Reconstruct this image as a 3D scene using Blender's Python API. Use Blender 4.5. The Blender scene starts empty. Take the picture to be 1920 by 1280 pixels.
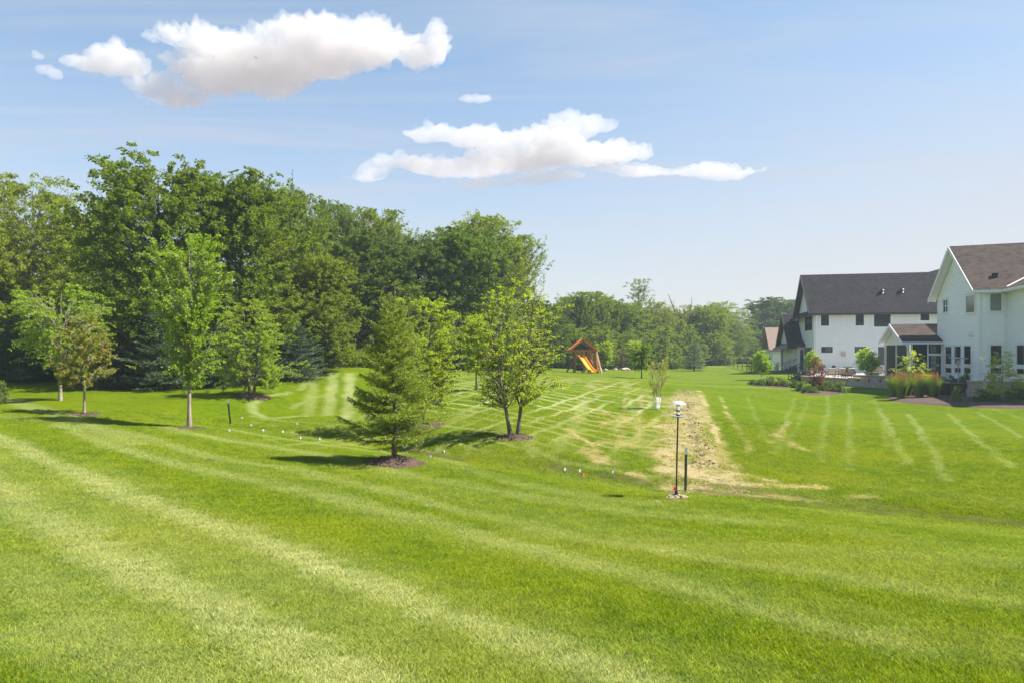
import bpy, math, random
import numpy as np
from mathutils import Vector, Matrix

random.seed(7)
C = bpy.context.scene.collection
SC = bpy.context.scene
F, CX, CY, CAMZ = 1280.0, 960.0, 655.0, 2.35      # focal length and horizon in photograph pixels, eye height
PI = math.pi

# ------------------------------------------------------------------ helpers
def link(name, me, parent=None):
    o = bpy.data.objects.new(name, me)
    C.objects.link(o)
    if parent is not None:
        o.parent = parent
    return o

def tag(o, label, cat, group=None):
    o['label'] = label
    o['category'] = cat
    if group:
        o['group'] = group
    return o

def thing(name, label, cat, loc=(0, 0, 0), rotz=0.0, group=None):
    o = link(name, None)
    o.empty_display_size = 0.2
    o.location = loc
    o.rotation_euler = (0, 0, rotz)
    return tag(o, label, cat, group)

def np_mesh(name, V, Fc, mat=None, smooth=False, tint=None):
    """V (n,3); Fc (m,k) array of equal-size faces"""
    me = bpy.data.meshes.new(name)
    V = np.asarray(V, dtype=np.float32)
    Fc = np.asarray(Fc, dtype=np.int32)
    me.vertices.add(len(V))
    me.vertices.foreach_set('co', V.ravel())
    m, k = Fc.shape
    me.loops.add(m * k)
    me.loops.foreach_set('vertex_index', Fc.ravel())
    me.polygons.add(m)
    me.polygons.foreach_set('loop_start', np.arange(0, m * k, k, dtype=np.int32))
    me.polygons.foreach_set('loop_total', np.full(m, k, dtype=np.int32))
    if smooth:
        me.polygons.foreach_set('use_smooth', np.ones(m, dtype=bool))
    if tint is not None:
        a = me.attributes.new('tint', 'FLOAT', 'POINT')
        a.data.foreach_set('value', np.asarray(tint, dtype=np.float32))
    me.update(calc_edges=True)
    if mat:
        me.materials.append(mat)
    return me

class MB:
    """collects boxes, quads, tubes and lathes, in world or local coordinates"""
    def __init__(s):
        s.v = []; s.f = []
    def add(s, vs, fs):
        b = len(s.v)
        s.v += [tuple(p) for p in vs]
        s.f += [tuple(b + i for i in f) for f in fs]
        return s
    def poly(s, *pts):
        return s.add(pts, [tuple(range(len(pts)))])
    def hexa(s, a):
        return s.add(a, [(0, 3, 2, 1), (4, 5, 6, 7), (0, 1, 5, 4), (1, 2, 6, 5), (2, 3, 7, 6), (3, 0, 4, 7)])
    def box(s, x0, x1, y0, y1, z0, z1):
        return s.hexa([(x0, y0, z0), (x1, y0, z0), (x1, y1, z0), (x0, y1, z0),
                       (x0, y0, z1), (x1, y0, z1), (x1, y1, z1), (x0, y1, z1)])
    def slab(s, pts, t):
        """polygon extruded by the vector t"""
        n = len(pts); t = Vector(t)
        top = [Vector(p) for p in pts]; bot = [p + t for p in top]
        s.add(top + bot, [tuple(range(n)), tuple(range(2 * n - 1, n - 1, -1))] +
              [(i, i + n, (i + 1) % n + n, (i + 1) % n) for i in range(n)])
        return s
    def bar(s, a, b, w, h=None):
        h = h or w
        a = Vector(a); b = Vector(b); d = (b - a).normalized()
        up = Vector((0, 0, 1)) if abs(d.z) < .95 else Vector((0, 1, 0))
        x = d.cross(up).normalized() * (w / 2); y = x.cross(d).normalized() * (h / 2)
        return s.hexa([a - x - y, a + x - y, a + x + y, a - x + y, b - x - y, b + x - y, b + x + y, b - x + y])
    def tube(s, pts, rad, n=8):
        V, Q = tubes([(np.array(pts, float), np.array(rad if hasattr(rad, '__len__') else [rad] * len(pts), float))], n, cap=True)
        return s.add([tuple(p) for p in V], [tuple(q) for q in Q])
    def lathe(s, prof, n=24, c=(0, 0, 0)):
        b = []
        for r, z in prof:
            for k in range(n):
                a = 2 * PI * k / n
                b.append((c[0] + r * math.cos(a), c[1] + r * math.sin(a), c[2] + z))
        fs = []
        for i in range(len(prof) - 1):
            for k in range(n):
                fs.append((i * n + k, i * n + (k + 1) % n, (i + 1) * n + (k + 1) % n, (i + 1) * n + k))
        return s.add(b, fs)
    def build(s, name, mat, parent=None, smooth=False, bevel=0.0, local=False):
        me = bpy.data.meshes.new(name)
        off = Vector((0, 0, 0))
        if parent is not None and not local:
            q = parent
            while q is not None:
                off += q.location; q = q.parent
        me.from_pydata([tuple(Vector(p) - off) for p in s.v], [], s.f)
        if smooth:
            me.polygons.foreach_set('use_smooth', [True] * len(me.polygons))
        me.materials.append(mat)
        me.update()
        o = link(name, me, parent)
        if bevel:
            m = o.modifiers.new('bevel', 'BEVEL'); m.width = bevel; m.segments = 2; m.limit_method = 'ANGLE'
        return o

def tubes(lines, n=6, cap=False):
    """lines: list of (points (k,3), radii (k)) -> quads"""
    VV = []; FF = []; base = 0
    for P, R in lines:
        k = len(P)
        T = np.gradient(P, axis=0)
        T /= np.linalg.norm(T, axis=1, keepdims=True) + 1e-9
        ref = np.array([0, 0, 1.0]) if abs(T[0, 2]) < .8 else np.array([1.0, 0, 0])
        A = np.cross(T, ref); A /= np.linalg.norm(A, axis=1, keepdims=True) + 1e-9
        B = np.cross(T, A)
        ang = np.arange(n) * 2 * PI / n
        ring = P[:, None, :] + R[:, None, None] * (np.cos(ang)[None, :, None] * A[:, None, :] + np.sin(ang)[None, :, None] * B[:, None, :])
        VV.append(ring.reshape(-1, 3))
        i = np.arange(k - 1)[:, None] * n; j = np.arange(n)[None, :]; j2 = (j + 1) % n
        q = np.stack([i + j, i + j2, i + n + j2, i + n + j], -1).reshape(-1, 4) + base
        FF.append(q)
        if cap and n % 2 == 0:
            for st in (0, (k - 1) * n):
                for m in range(1, n // 2):
                    FF.append(np.array([[st + m - 1, st + m, st + n - m - 1, st + n - m if m > 1 else st + n - 1]]) + base if m > 1 else
                              np.array([[st, st + 1, st + n - 2, st + n - 1]]) + base)
        base += k * n
    return np.concatenate(VV), np.concatenate(FF)

# ------------------------------------------------------------------ materials
def nodes_of(name):
    m = bpy.data.materials.new(name)
    m.use_nodes = True
    nt = m.node_tree
    nt.nodes.clear()
    out = nt.nodes.new('ShaderNodeOutputMaterial')
    return m, nt, out

def N(nt, kind, **kw):
    n = nt.nodes.new(kind)
    for k, v in kw.items():
        if k in n.inputs.keys() if isinstance(k, str) else False:
            n.inputs[k].default_value = v
        else:
            setattr(n, k, v)
    return n

def mixc(nt, fac, a, b, blend='MIX'):
    n = nt.nodes.new('ShaderNodeMix'); n.data_type = 'RGBA'; n.blend_type = blend
    for sock, val in ((n.inputs[0], fac), (n.inputs[6], a), (n.inputs[7], b)):
        if isinstance(val, (int, float)):
            sock.default_value = val
        elif isinstance(val, tuple):
            sock.default_value = val if len(val) == 4 else val + (1,)
        else:
            nt.links.new(val, sock)
    return n.outputs[2]

def mathn(nt, op, a, b=None, clamp=False):
    n = nt.nodes.new('ShaderNodeMath'); n.operation = op; n.use_clamp = clamp
    for i, val in enumerate((a, b)):
        if val is None:
            continue
        if isinstance(val, (int, float)):
            n.inputs[i].default_value = val
        else:
            nt.links.new(val, n.inputs[i])
    return n.outputs[0]

def noise(nt, scale, detail=3, rough=.55, vec=None, dist=0.0):
    n = nt.nodes.new('ShaderNodeTexNoise')
    n.inputs['Scale'].default_value = scale
    n.inputs['Detail'].default_value = detail
    n.inputs['Roughness'].default_value = rough
    n.inputs['Distortion'].default_value = dist
    if vec is not None:
        nt.links.new(vec, n.inputs['Vector'])
    return n.outputs['Fac']

def remap(nt, v, a, b, c=0.0, d=1.0):
    n = nt.nodes.new('ShaderNodeMapRange')
    n.inputs[1].default_value = a; n.inputs[2].default_value = b
    n.inputs[3].default_value = c; n.inputs[4].default_value = d
    nt.links.new(v, n.inputs[0])
    return n.outputs[0]

def coords(nt, kind='Object', scale=None, rot=None):
    if kind == 'World':
        o = nt.nodes.new('ShaderNodeNewGeometry').outputs['Position']
    else:
        o = nt.nodes.new('ShaderNodeTexCoord').outputs[kind]
    if scale or rot:
        m = nt.nodes.new('ShaderNodeMapping')
        if scale: m.inputs['Scale'].default_value = scale
        if rot: m.inputs['Rotation'].default_value = rot
        nt.links.new(o, m.inputs[0]); o = m.outputs[0]
    return o

def basic(name, col, rough=.6, var=.12, nscale=6.0, bump=0.0, metal=0.0, spec=.4, bscale=None):
    m, nt, out = nodes_of(name)
    p = nt.nodes.new('ShaderNodeBsdfPrincipled')
    v = coords(nt, 'World')
    nz = noise(nt, nscale, 4, .6, v)
    lo = tuple(c * (1 - var) for c in col); hi = tuple(min(1, c * (1 + var)) for c in col)
    nt.links.new(mixc(nt, remap(nt, nz, .3, .7), lo, hi), p.inputs['Base Color'])
    p.inputs['Roughness'].default_value = rough
    p.inputs['Metallic'].default_value = metal
    p.inputs['Specular IOR Level'].default_value = spec
    if bump:
        b = nt.nodes.new('ShaderNodeBump'); b.inputs['Strength'].default_value = bump
        b.inputs['Distance'].default_value = .02
        nt.links.new(noise(nt, bscale or nscale * 4, 4, .6, v), b.inputs['Height'])
        nt.links.new(b.outputs[0], p.inputs['Normal'])
    nt.links.new(p.outputs[0], out.inputs[0])
    return m

def leaf_mat(name, a, b, trans=.5, gloss=.015, tip=None):
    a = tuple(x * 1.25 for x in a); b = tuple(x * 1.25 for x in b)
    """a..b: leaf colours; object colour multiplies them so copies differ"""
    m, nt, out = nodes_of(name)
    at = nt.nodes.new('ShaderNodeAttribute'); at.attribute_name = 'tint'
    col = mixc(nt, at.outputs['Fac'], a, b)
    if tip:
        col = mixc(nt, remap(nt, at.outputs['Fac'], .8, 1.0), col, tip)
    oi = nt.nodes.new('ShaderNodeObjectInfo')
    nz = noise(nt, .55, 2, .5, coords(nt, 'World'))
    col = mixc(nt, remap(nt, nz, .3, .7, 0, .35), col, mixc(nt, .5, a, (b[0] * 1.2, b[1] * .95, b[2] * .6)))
    col = mixc(nt, 1.0, col, oi.outputs['Color'], 'MULTIPLY')
    d = nt.nodes.new('ShaderNodeBsdfDiffuse'); nt.links.new(col, d.inputs[0])
    t = nt.nodes.new('ShaderNodeBsdfTranslucent')
    tc = mixc(nt, 1.0, col, (1.25, 1.2, .55, 1), 'MULTIPLY')
    nt.links.new(tc, t.inputs[0])
    s = nt.nodes.new('ShaderNodeMixShader'); s.inputs[0].default_value = trans
    nt.links.new(d.outputs[0], s.inputs[1]); nt.links.new(t.outputs[0], s.inputs[2])
    g = nt.nodes.new('ShaderNodeBsdfGlossy'); g.inputs['Roughness'].default_value = .6
    s2 = nt.nodes.new('ShaderNodeMixShader'); s2.inputs[0].default_value = gloss
    nt.links.new(s.outputs[0], s2.inputs[1]); nt.links.new(g.outputs[0], s2.inputs[2])
    nt.links.new(s2.outputs[0], out.inputs[0])
    return m

def bark_mat(name, a, b, scale=9.0):
    m, nt, out = nodes_of(name)
    p = nt.nodes.new('ShaderNodeBsdfPrincipled')
    v = coords(nt, 'Object', (1, 1, .22))
    nz = noise(nt, scale, 5, .65, v)
    nt.links.new(mixc(nt, remap(nt, nz, .35, .68), a, b), p.inputs['Base Color'])
    p.inputs['Roughness'].default_value = .9
    bp = nt.nodes.new('ShaderNodeBump'); bp.inputs['Strength'].default_value = .6; bp.inputs['Distance'].default_value = .02
    nt.links.new(noise(nt, scale * 2, 4, .6, v), bp.inputs['Height']); nt.links.new(bp.outputs[0], p.inputs['Normal'])
    nt.links.new(p.outputs[0], out.inputs[0])
    return m

def shingle_mat(name, a, b, ux, uy):
    """asphalt shingles: courses run along (ux,uy); tabs of mixed tone"""
    m, nt, out = nodes_of(name)
    p = nt.nodes.new('ShaderNodeBsdfPrincipled')
    pos = nt.nodes.new('ShaderNodeNewGeometry').outputs['Position']
    dot = nt.nodes.new('ShaderNodeVectorMath'); dot.operation = 'DOT_PRODUCT'
    nt.links.new(pos, dot.inputs[0]); dot.inputs[1].default_value = (ux, uy, 0)
    sep = nt.nodes.new('ShaderNodeSeparateXYZ'); nt.links.new(pos, sep.inputs[0])
    comb = nt.nodes.new('ShaderNodeCombineXYZ')
    nt.links.new(mathn(nt, 'MULTIPLY', dot.outputs['Value'], 1.0), comb.inputs[0])
    nt.links.new(mathn(nt, 'MULTIPLY', sep.outputs[2], 1.35), comb.inputs[1])
    br = nt.nodes.new('ShaderNodeTexBrick')
    br.inputs['Scale'].default_value = 1.0
    br.inputs['Brick Width'].default_value = .33; br.inputs['Row Height'].default_value = .145
    br.inputs['Mortar Size'].default_value = .012; br.inputs['Bias'].default_value = 0.0
    br.inputs['Color1'].default_value = a + (1,); br.inputs['Color2'].default_value = b + (1,)
    br.inputs['Mortar'].default_value = tuple(x * .55 for x in a) + (1,)
    nt.links.new(comb.outputs[0], br.inputs['Vector'])
    nz = noise(nt, 1.3, 5, .65, pos)
    col = mixc(nt, remap(nt, nz, .35, .7, 0, .5), br.outputs['Color'], tuple(x * 1.35 for x in b))
    nt.links.new(col, p.inputs['Base Color'])
    p.inputs['Roughness'].default_value = .95; p.inputs['Specular IOR Level'].default_value = .1
    bp = nt.nodes.new('ShaderNodeBump'); bp.inputs['Strength'].default_value = .5; bp.inputs['Distance'].default_value = .02
    nt.links.new(br.outputs['Fac'], bp.inputs['Height']); bp.invert = True
    nt.links.new(bp.outputs[0], p.inputs['Normal'])
    nt.links.new(p.outputs[0], out.inputs[0])
    return m

def glass_mat(name, col, rough=.04):
    m, nt, out = nodes_of(name)
    p = nt.nodes.new('ShaderNodeBsdfPrincipled')
    nz = noise(nt, .8, 2, .5, coords(nt, 'World'))
    nt.links.new(mixc(nt, nz, tuple(c * .6 for c in col), tuple(c * 1.4 for c in col)), p.inputs['Base Color'])
    p.inputs['Roughness'].default_value = rough
    p.inputs['Specular IOR Level'].default_value = .7
    nt.links.new(p.outputs[0], out.inputs[0])
    return m

M = {}
M['white'] = basic('white_paint', (.78, .79, .80), .55, .03, 3)
M['siding'] = basic('white_siding_paint', (.90, .90, .91), .6, .035, 2.5)
M['siding2'] = basic('warm_white_siding_paint', (.78, .775, .765), .6, .035, 2.5)
M['cream'] = basic('cream_paint', (.72, .70, .62), .6, .04, 3)
M['black'] = basic('black_metal', (.018, .019, .021), .45, .2, 8)
M['pole'] = basic('matt_black_pole', (.010, .010, .011), .85, .2, 8, spec=.1)
M['darktrim'] = basic('charcoal_trim', (.03, .035, .04), .55, .15, 5)
M['winframe'] = basic('window_frame_white', (.80, .81, .82), .45, .02, 4)
M['glass'] = glass_mat('dark_window_glass', (.012, .016, .018))
M['glass_trees'] = glass_mat('tree_reflection_glass', (.07, .10, .075), .12)  # green of reflected trees put into the glass base colour
M['blind'] = glass_mat('blind_window_glass', (.16, .19, .19), .2)
M['screen'] = basic('insect_screen', (.012, .013, .015), .7, .2, 10)
M['flash'] = basic('bright_flashing', (.75, .70, .64), .4, .05, 5)
M['roof1'] = shingle_mat('brown_shingles', (.046, .034, .029), (.078, .059, .051), .961, -.275)
M['roof2'] = shingle_mat('charcoal_shingles', (.018, .0155, .017), (.032, .028, .030), .975, -.221)
M['roof3'] = basic('tan_roof', (.22, .155, .12), .9, .12, 4)
M['stone'] = basic('tan_patio_stone', (.42, .32, .25), .9, .25, 5, .8, bscale=26)
M['cap'] = basic('pale_cap_stone', (.42, .36, .31), .85, .15, 6, .3)
M['paver'] = basic('patio_paver', (.36, .33, .30), .9, .12, 4, .2)
M['tan'] = basic('tan_cushion', (.50, .40, .32), .85, .08, 8)
M['wood'] = basic('cedar_wood', (.36, .165, .07), .7, .3, 7, .3)
M['woodtan'] = basic('teak_wood', (.40, .29, .20), .7, .15, 8)
M['slide'] = basic('yellow_orange_plastic', (.85, .36, .02), .35, .06, 3)
M['tarp'] = basic('orange_tarp', (.75, .22, .03), .6, .1, 3)
M['tarpg'] = basic('green_tarp', (.03, .16, .13), .6, .1, 3)
M['mulch'] = None
M['rock'] = basic('pinkish_rock', (.34, .22, .19), .9, .35, 14, .6)
M['palerock'] = basic('pale_boulder', (.50, .42, .37), .9, .25, 4, .5)
M['galv'] = basic('galvanised_metal', (.42, .43, .43), .4, .15, 10, 0, .6)
M['post'] = basic('dark_green_post_paint', (.022, .027, .022), .55, .3, 20)
M['flagw'] = basic('white_flag_vinyl', (.62, .64, .64), .5, .05, 20)
M['flagp'] = basic('pink_flag_vinyl', (.85, .16, .18), .5, .05, 20)
M['guard'] = basic('white_trunk_guard', (.78, .78, .76), .5, .06, 12)
M['straw'] = basic('dry_straw', (.46, .36, .20), .95, .3, 20)
M['dirt'] = basic('dry_dirt', (.30, .21, .13), .95, .3, 12, .5)
M['bark'] = bark_mat('grey_brown_bark', (.075, .058, .045), (.20, .165, .135))
M['barkpale'] = bark_mat('pale_tan_bark', (.20, .15, .11), (.38, .31, .25), 14)
M['barkdark'] = bark_mat('dark_bark', (.035, .028, .022), (.10, .082, .066))
M['barkspruce'] = bark_mat('spruce_bark', (.10, .07, .048), (.24, .185, .14), 14)

m, nt, out = nodes_of('wood_mulch')
p = nt.nodes.new('ShaderNodeBsdfPrincipled')
v = coords(nt, 'World', (1, 1, 1.6))
vo = nt.nodes.new('ShaderNodeTexVoronoi'); vo.inputs['Scale'].default_value = 30; nt.links.new(v, vo.inputs['Vector'])
sp = nt.nodes.new('ShaderNodeSeparateColor'); nt.links.new(vo.outputs['Color'], sp.inputs[0])
c1 = mixc(nt, sp.outputs[0], (.055, .030, .021), (.135, .080, .057))
c1 = mixc(nt, remap(nt, noise(nt, 45, 3, .6, v), .55, .75), c1, (.20, .14, .105))
nt.links.new(c1, p.inputs['Base Color']); p.inputs['Roughness'].default_value = .95
bp = nt.nodes.new('ShaderNodeBump'); bp.inputs['Strength'].default_value = 1.0; bp.inputs['Distance'].default_value = .04
nt.links.new(vo.outputs['Distance'], bp.inputs['Height']); nt.links.new(bp.outputs[0], p.inputs['Normal'])
nt.links.new(p.outputs[0], out.inputs[0])
M['mulch'] = m

L = {}
L['forest'] = leaf_mat('woodland_leaves', (.080, .122, .010), (.170, .225, .018))
L['light'] = leaf_mat('light_green_leaves', (.115, .160, .012), (.225, .275, .024), .5)
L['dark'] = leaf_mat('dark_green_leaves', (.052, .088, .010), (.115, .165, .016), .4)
L['elm'] = leaf_mat('elm_leaves', (.125, .225, .010), (.250, .355, .018), .55, .02)
L['birch'] = leaf_mat('birch_leaves', (.185, .262, .012), (.32, .40, .024), .55, .015)
L['maple'] = leaf_mat('reddening_maple_leaves', (.12, .18, .014), (.24, .27, .03), .5, .02, (.44, .17, .05))
L['purple'] = leaf_mat('purple_leaves', (.085, .035, .040), (.17, .075, .075), .3)
L['yellow'] = leaf_mat('yellow_green_leaves', (.20, .26, .012), (.36, .40, .03), .55)
L['shrub'] = leaf_mat('shrub_leaves', (.065, .125, .025), (.15, .215, .055), .35)
L['spruce'] = leaf_mat('spruce_needles', (.105, .165, .009), (.245, .310, .018), .3, .04)
L['spruced'] = leaf_mat('dark_spruce_needles', (.026, .048, .026), (.055, .085, .045), .15, .04)
L['spruceb'] = leaf_mat('bluish_spruce_needles', (.070, .110, .065), (.13, .175, .10), .2, .04)
L['reed'] = leaf_mat('reed_grass_blades', (.095, .18, .015), (.23, .31, .035), .4)
L['plume'] = leaf_mat('orange_plumes', (.24, .115, .05), (.36, .21, .11), .4)
L['flower'] = leaf_mat('cream_flowers', (.62, .62, .45), (.8, .8, .65), .3)
HAZE, SUN, SKY, EXPO = .0007, 5.0, .09, 1.25
VEIL, HORIZ = (2.9, 3.25, 3.65), (4.0, 3.4, 3.25)
DENO = True
# ------------------------------------------------------------------ terrain
CTRL = [  # (photo x, photo y, distance) of spots on the lawn, turned into heights
 (960,1280,5.3),(0,1280,5.2),(1920,1280,5.5),(480,1060,8.6),(1440,1060,8.9),(0,1000,9.9),(1920,1040,9.6),
 (741,868,17),(355,803,22),(158,778,24),(113,750,29),(0,830,17.5),(0,755,28),(560,905,14),(960,960,12.8),(1268,935,14.5),
 (1284,922,14.9),(1700,962,14.3),(1920,966,14.3),(1500,945,14.6),
 (430,794,28),(558,797,27),(650,812,25.5),(785,831,22),(1000,872,18.2),(1084,887,17.2),(1250,905,16.4),
 (965,819,22),(860,800,25),(795,797,26),(650,740,38),(650,690,48),(560,712,42),(472,741,34),(580,750,36),(892,730,38),(860,692,60),
 (1090,697,75),(1203,709,58),(1232,767,32),(1280,729,43),(1300,820,23.5),(1100,780,29),(1350,706,72),(1430,706,68),
 (1303,695,95),(1355,683,130),(1450,680,180),(1150,692,90),
 (1540,738,49),(1630,735,49),(1600,850,21.5),(1800,765,38),(1900,768,36),(1700,800,29),(1850,880,19),(1450,760,40),(1440,726,52),
 (0,712,38),(60,735,34.5),(200,736,34),(300,746,33),(0,690,50),(300,712,44),
]
pts = []
for px, py, d in CTRL:
    pts.append(((px - CX) / F * d, d, CAMZ - (py - CY) / F * d))
pts += [(x, y, z) for x, y, z in [
    (-30, -20, .2), (0, -25, 0), (30, -20, -.3), (-60, 20, .9), (60, 15, -.6), (-60, 60, 1.2), (-30, 62, 1.2), (34, 60, -.3), (38, 75, -.25), (30, 84, -.4), (45, 50, -.3),
    (60, 70, -.3), (-10, 75, .3), (-60, 120, 1), (0, 160, -.6), (70, 160, -1), (-150, 300, 0), (0, 300, -1.5), (150, 300, -1.5),
    (0, 800, -2), (-500, 500, -1), (500, 500, -2), (400, 0, -1), (-400, 0, 0), (0, -400, 0)]]
PT = np.array(pts)
def _w(x, y):
    return np.stack([np.arcsinh(np.asarray(x, float) / 14), np.arcsinh(np.asarray(y, float) / 14)], -1)
PW = _w(PT[:, 0], PT[:, 1])
def _k(d2):
    return np.where(d2 > 1e-12, .5 * d2 * np.log(d2 + 1e-12), 0)
n_ = len(PT)
A_ = np.zeros((n_ + 3, n_ + 3))
A_[:n_, :n_] = _k(((PW[:, None] - PW[None]) ** 2).sum(-1)) + np.eye(n_) * .004
A_[:n_, n_] = 1; A_[:n_, n_ + 1:] = PW; A_[n_, :n_] = 1; A_[n_ + 1:, :n_] = PW.T
SOL = np.linalg.solve(A_, np.concatenate([PT[:, 2], np.zeros(3)]))
def gz0(x, y):
    x = np.asarray(x, float); y = np.asarray(y, float)
    sh = x.shape
    q = _w(x.ravel(), y.ravel())
    r = np.empty(len(q))
    for i in range(0, len(q), 40000):
        b = q[i:i + 40000]
        r[i:i + 40000] = _k(((b[:, None] - PW[None]) ** 2).sum(-1)) @ SOL[:n_] + SOL[n_] + b @ SOL[n_ + 1:]
    return r.reshape(sh)
SWALE = None
def gz(x, y):
    """lawn height: the smooth surface less the shallow drainage swale"""
    h = gz0(x, y)
    if SWALE is not None:
        x = np.asarray(x, float); y = np.asarray(y, float)
        d = dist_line(x, y, SWALE)
        h = h - .20 * np.exp(-(d / .95) ** 2)
    return h
DS = np.concatenate([np.arange(4, 60, .05), np.geomspace(60, 700, 500)])
def gp(px, py):
    """where the sight line of a photograph pixel meets the lawn"""
    s = (px - CX) / F; t = (py - CY) / F
    h = CAMZ - t * DS - gz(s * DS, DS)
    i = np.argmax(h < 0) if (h < 0).any() else len(DS) - 1
    d = DS[i]
    if i > 0 and h[i] < 0:
        a = h[i - 1] / (h[i - 1] - h[i]); d = DS[i - 1] + a * (DS[i] - DS[i - 1])
    return np.array([s * d, d])
def at(px, d):
    x = (px - CX) / F * d
    return (x, d, G(x, d))

# value noise for wear and mowing marks
_rng = np.random.default_rng(5)
_tab = _rng.random((256, 256))
def vnoise(x, y, s):
    x = np.asarray(x) * s + 91.7; y = np.asarray(y) * s + 37.1
    xi = np.floor(x).astype(int); yi = np.floor(y).astype(int); fx = x - xi; fy = y - yi
    fx = fx * fx * (3 - 2 * fx); fy = fy * fy * (3 - 2 * fy)
    a = _tab[xi & 255, yi & 255]; b = _tab[(xi + 1) & 255, yi & 255]; c = _tab[xi & 255, (yi + 1) & 255]; d = _tab[(xi + 1) & 255, (yi + 1) & 255]
    return a + (b - a) * fx + (c - a) * fy + (a - b - c + d) * fx * fy
def fbm(x, y, s, o=3):
    r = 0; w = .5; tot = 0
    for i in range(o):
        r = r + w * vnoise(x + 13.3 * i, y - 7.7 * i, s * 2 ** i); tot += w; w *= .5
    return r / tot
def sstep(a, b, v):
    t = np.clip((v - a) / (b - a), 0, 1)
    return t * t * (3 - 2 * t)

def line_world(pl):
    P = [gp(*pl[0])]
    for a, b in zip(pl[:-1], pl[1:]):
        k = max(2, int(math.hypot(b[0] - a[0], b[1] - a[1]) / 40))
        for i in range(1, k + 1):
            P.append(gp(a[0] + (b[0] - a[0]) * i / k, a[1] + (b[1] - a[1]) * i / k))
    return np.array(P)
def dist_line(x, y, P):
    best = np.full(x.shape, 1e9)
    for a, b in zip(P[:-1], P[1:]):
        d = b - a; l2 = d @ d
        if l2 < 1e-9: continue
        t = np.clip(((x - a[0]) * d[0] + (y - a[1]) * d[1]) / l2, 0, 1)
        best = np.minimum(best, (x - a[0] - t * d[0]) ** 2 + (y - a[1] - t * d[1]) ** 2)
    return np.sqrt(best)

SWALE = np.array([gp(*p) for p in [(430,797),(560,806),(660,820),(790,846),(1000,873),(1130,890),(1250,909),(1400,926),(1600,946),(1800,966),(1980,985)]])
# mowing bands of the near slope, their sheen painted paler: path on the lawn, half width, strength
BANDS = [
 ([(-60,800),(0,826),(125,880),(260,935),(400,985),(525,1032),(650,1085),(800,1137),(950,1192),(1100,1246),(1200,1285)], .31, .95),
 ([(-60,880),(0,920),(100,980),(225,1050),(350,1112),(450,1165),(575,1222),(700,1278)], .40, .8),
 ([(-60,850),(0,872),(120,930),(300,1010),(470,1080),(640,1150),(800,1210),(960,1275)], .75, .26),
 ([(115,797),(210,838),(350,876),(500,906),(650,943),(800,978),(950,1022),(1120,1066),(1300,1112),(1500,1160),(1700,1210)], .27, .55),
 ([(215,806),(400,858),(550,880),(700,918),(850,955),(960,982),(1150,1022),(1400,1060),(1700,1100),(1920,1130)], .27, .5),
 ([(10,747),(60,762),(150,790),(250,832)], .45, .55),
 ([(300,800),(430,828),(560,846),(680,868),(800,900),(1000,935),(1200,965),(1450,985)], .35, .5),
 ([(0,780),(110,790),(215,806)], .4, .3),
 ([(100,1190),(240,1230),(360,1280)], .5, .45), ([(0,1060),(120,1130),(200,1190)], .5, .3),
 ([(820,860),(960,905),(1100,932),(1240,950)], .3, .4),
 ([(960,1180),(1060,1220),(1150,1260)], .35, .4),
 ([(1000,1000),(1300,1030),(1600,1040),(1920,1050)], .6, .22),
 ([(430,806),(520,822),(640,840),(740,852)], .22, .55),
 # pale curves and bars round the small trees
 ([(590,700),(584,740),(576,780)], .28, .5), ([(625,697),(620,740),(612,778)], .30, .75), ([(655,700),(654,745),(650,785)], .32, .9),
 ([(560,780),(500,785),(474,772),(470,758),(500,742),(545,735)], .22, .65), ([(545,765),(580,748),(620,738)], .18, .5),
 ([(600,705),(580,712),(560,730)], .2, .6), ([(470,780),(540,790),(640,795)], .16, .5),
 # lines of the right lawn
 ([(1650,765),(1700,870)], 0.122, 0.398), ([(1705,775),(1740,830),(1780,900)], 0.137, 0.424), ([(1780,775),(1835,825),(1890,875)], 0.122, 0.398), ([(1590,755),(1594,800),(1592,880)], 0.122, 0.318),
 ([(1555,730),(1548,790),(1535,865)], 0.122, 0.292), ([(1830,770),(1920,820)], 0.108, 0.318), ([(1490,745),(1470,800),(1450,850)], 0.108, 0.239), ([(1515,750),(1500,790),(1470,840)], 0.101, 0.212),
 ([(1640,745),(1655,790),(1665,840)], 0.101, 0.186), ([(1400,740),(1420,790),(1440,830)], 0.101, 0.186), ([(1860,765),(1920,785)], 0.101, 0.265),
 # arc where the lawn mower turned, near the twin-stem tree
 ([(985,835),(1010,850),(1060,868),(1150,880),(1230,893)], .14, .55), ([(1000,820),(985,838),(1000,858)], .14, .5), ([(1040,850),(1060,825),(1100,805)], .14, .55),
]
STRAWS = [
 ([(1312,732),(1322,765),(1336,800),(1352,835),(1366,865),(1390,888),(1440,900)], .16, .95),
 ([(1350,742),(1360,768),(1384,800)], .11, .7), ([(1384,800),(1400,830),(1405,850)], .1, .4),
 ([(1180,885),(1260,899),(1350,907),(1450,910),(1540,912)], .22, .8), ([(1330,925),(1430,930),(1530,935),(1640,930)], .12, .6),
 ([(1090,790),(1130,800),(1180,772)], .12, .55), ([(1080,850),(1120,835),(1160,805),(1200,790)], .13, .55), ([(1060,800),(1110,835),(1150,870)], .15, .7),
 ([(1110,850),(1130,865),(1160,868)], .3, .75), ([(1175,735),(1168,790),(1160,830)], .11, .6), ([(1205,740),(1200,790),(1190,840)], .11, .5),
 ([(1120,760),(1160,790),(1210,800)], .1, .5), ([(1460,815),(1480,835),(1510,842)], .2, .6), ([(1440,830),(1470,800),(1480,790)], .13, .5), ([(1240,938),(1300,942)], .16, .9),
 ([(1300,735),(1240,735),(1200,732)], .2, .5), ([(480,790),(520,800)], .1, .4), ([(540,810),(600,822)], .1, .5),
]
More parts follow.
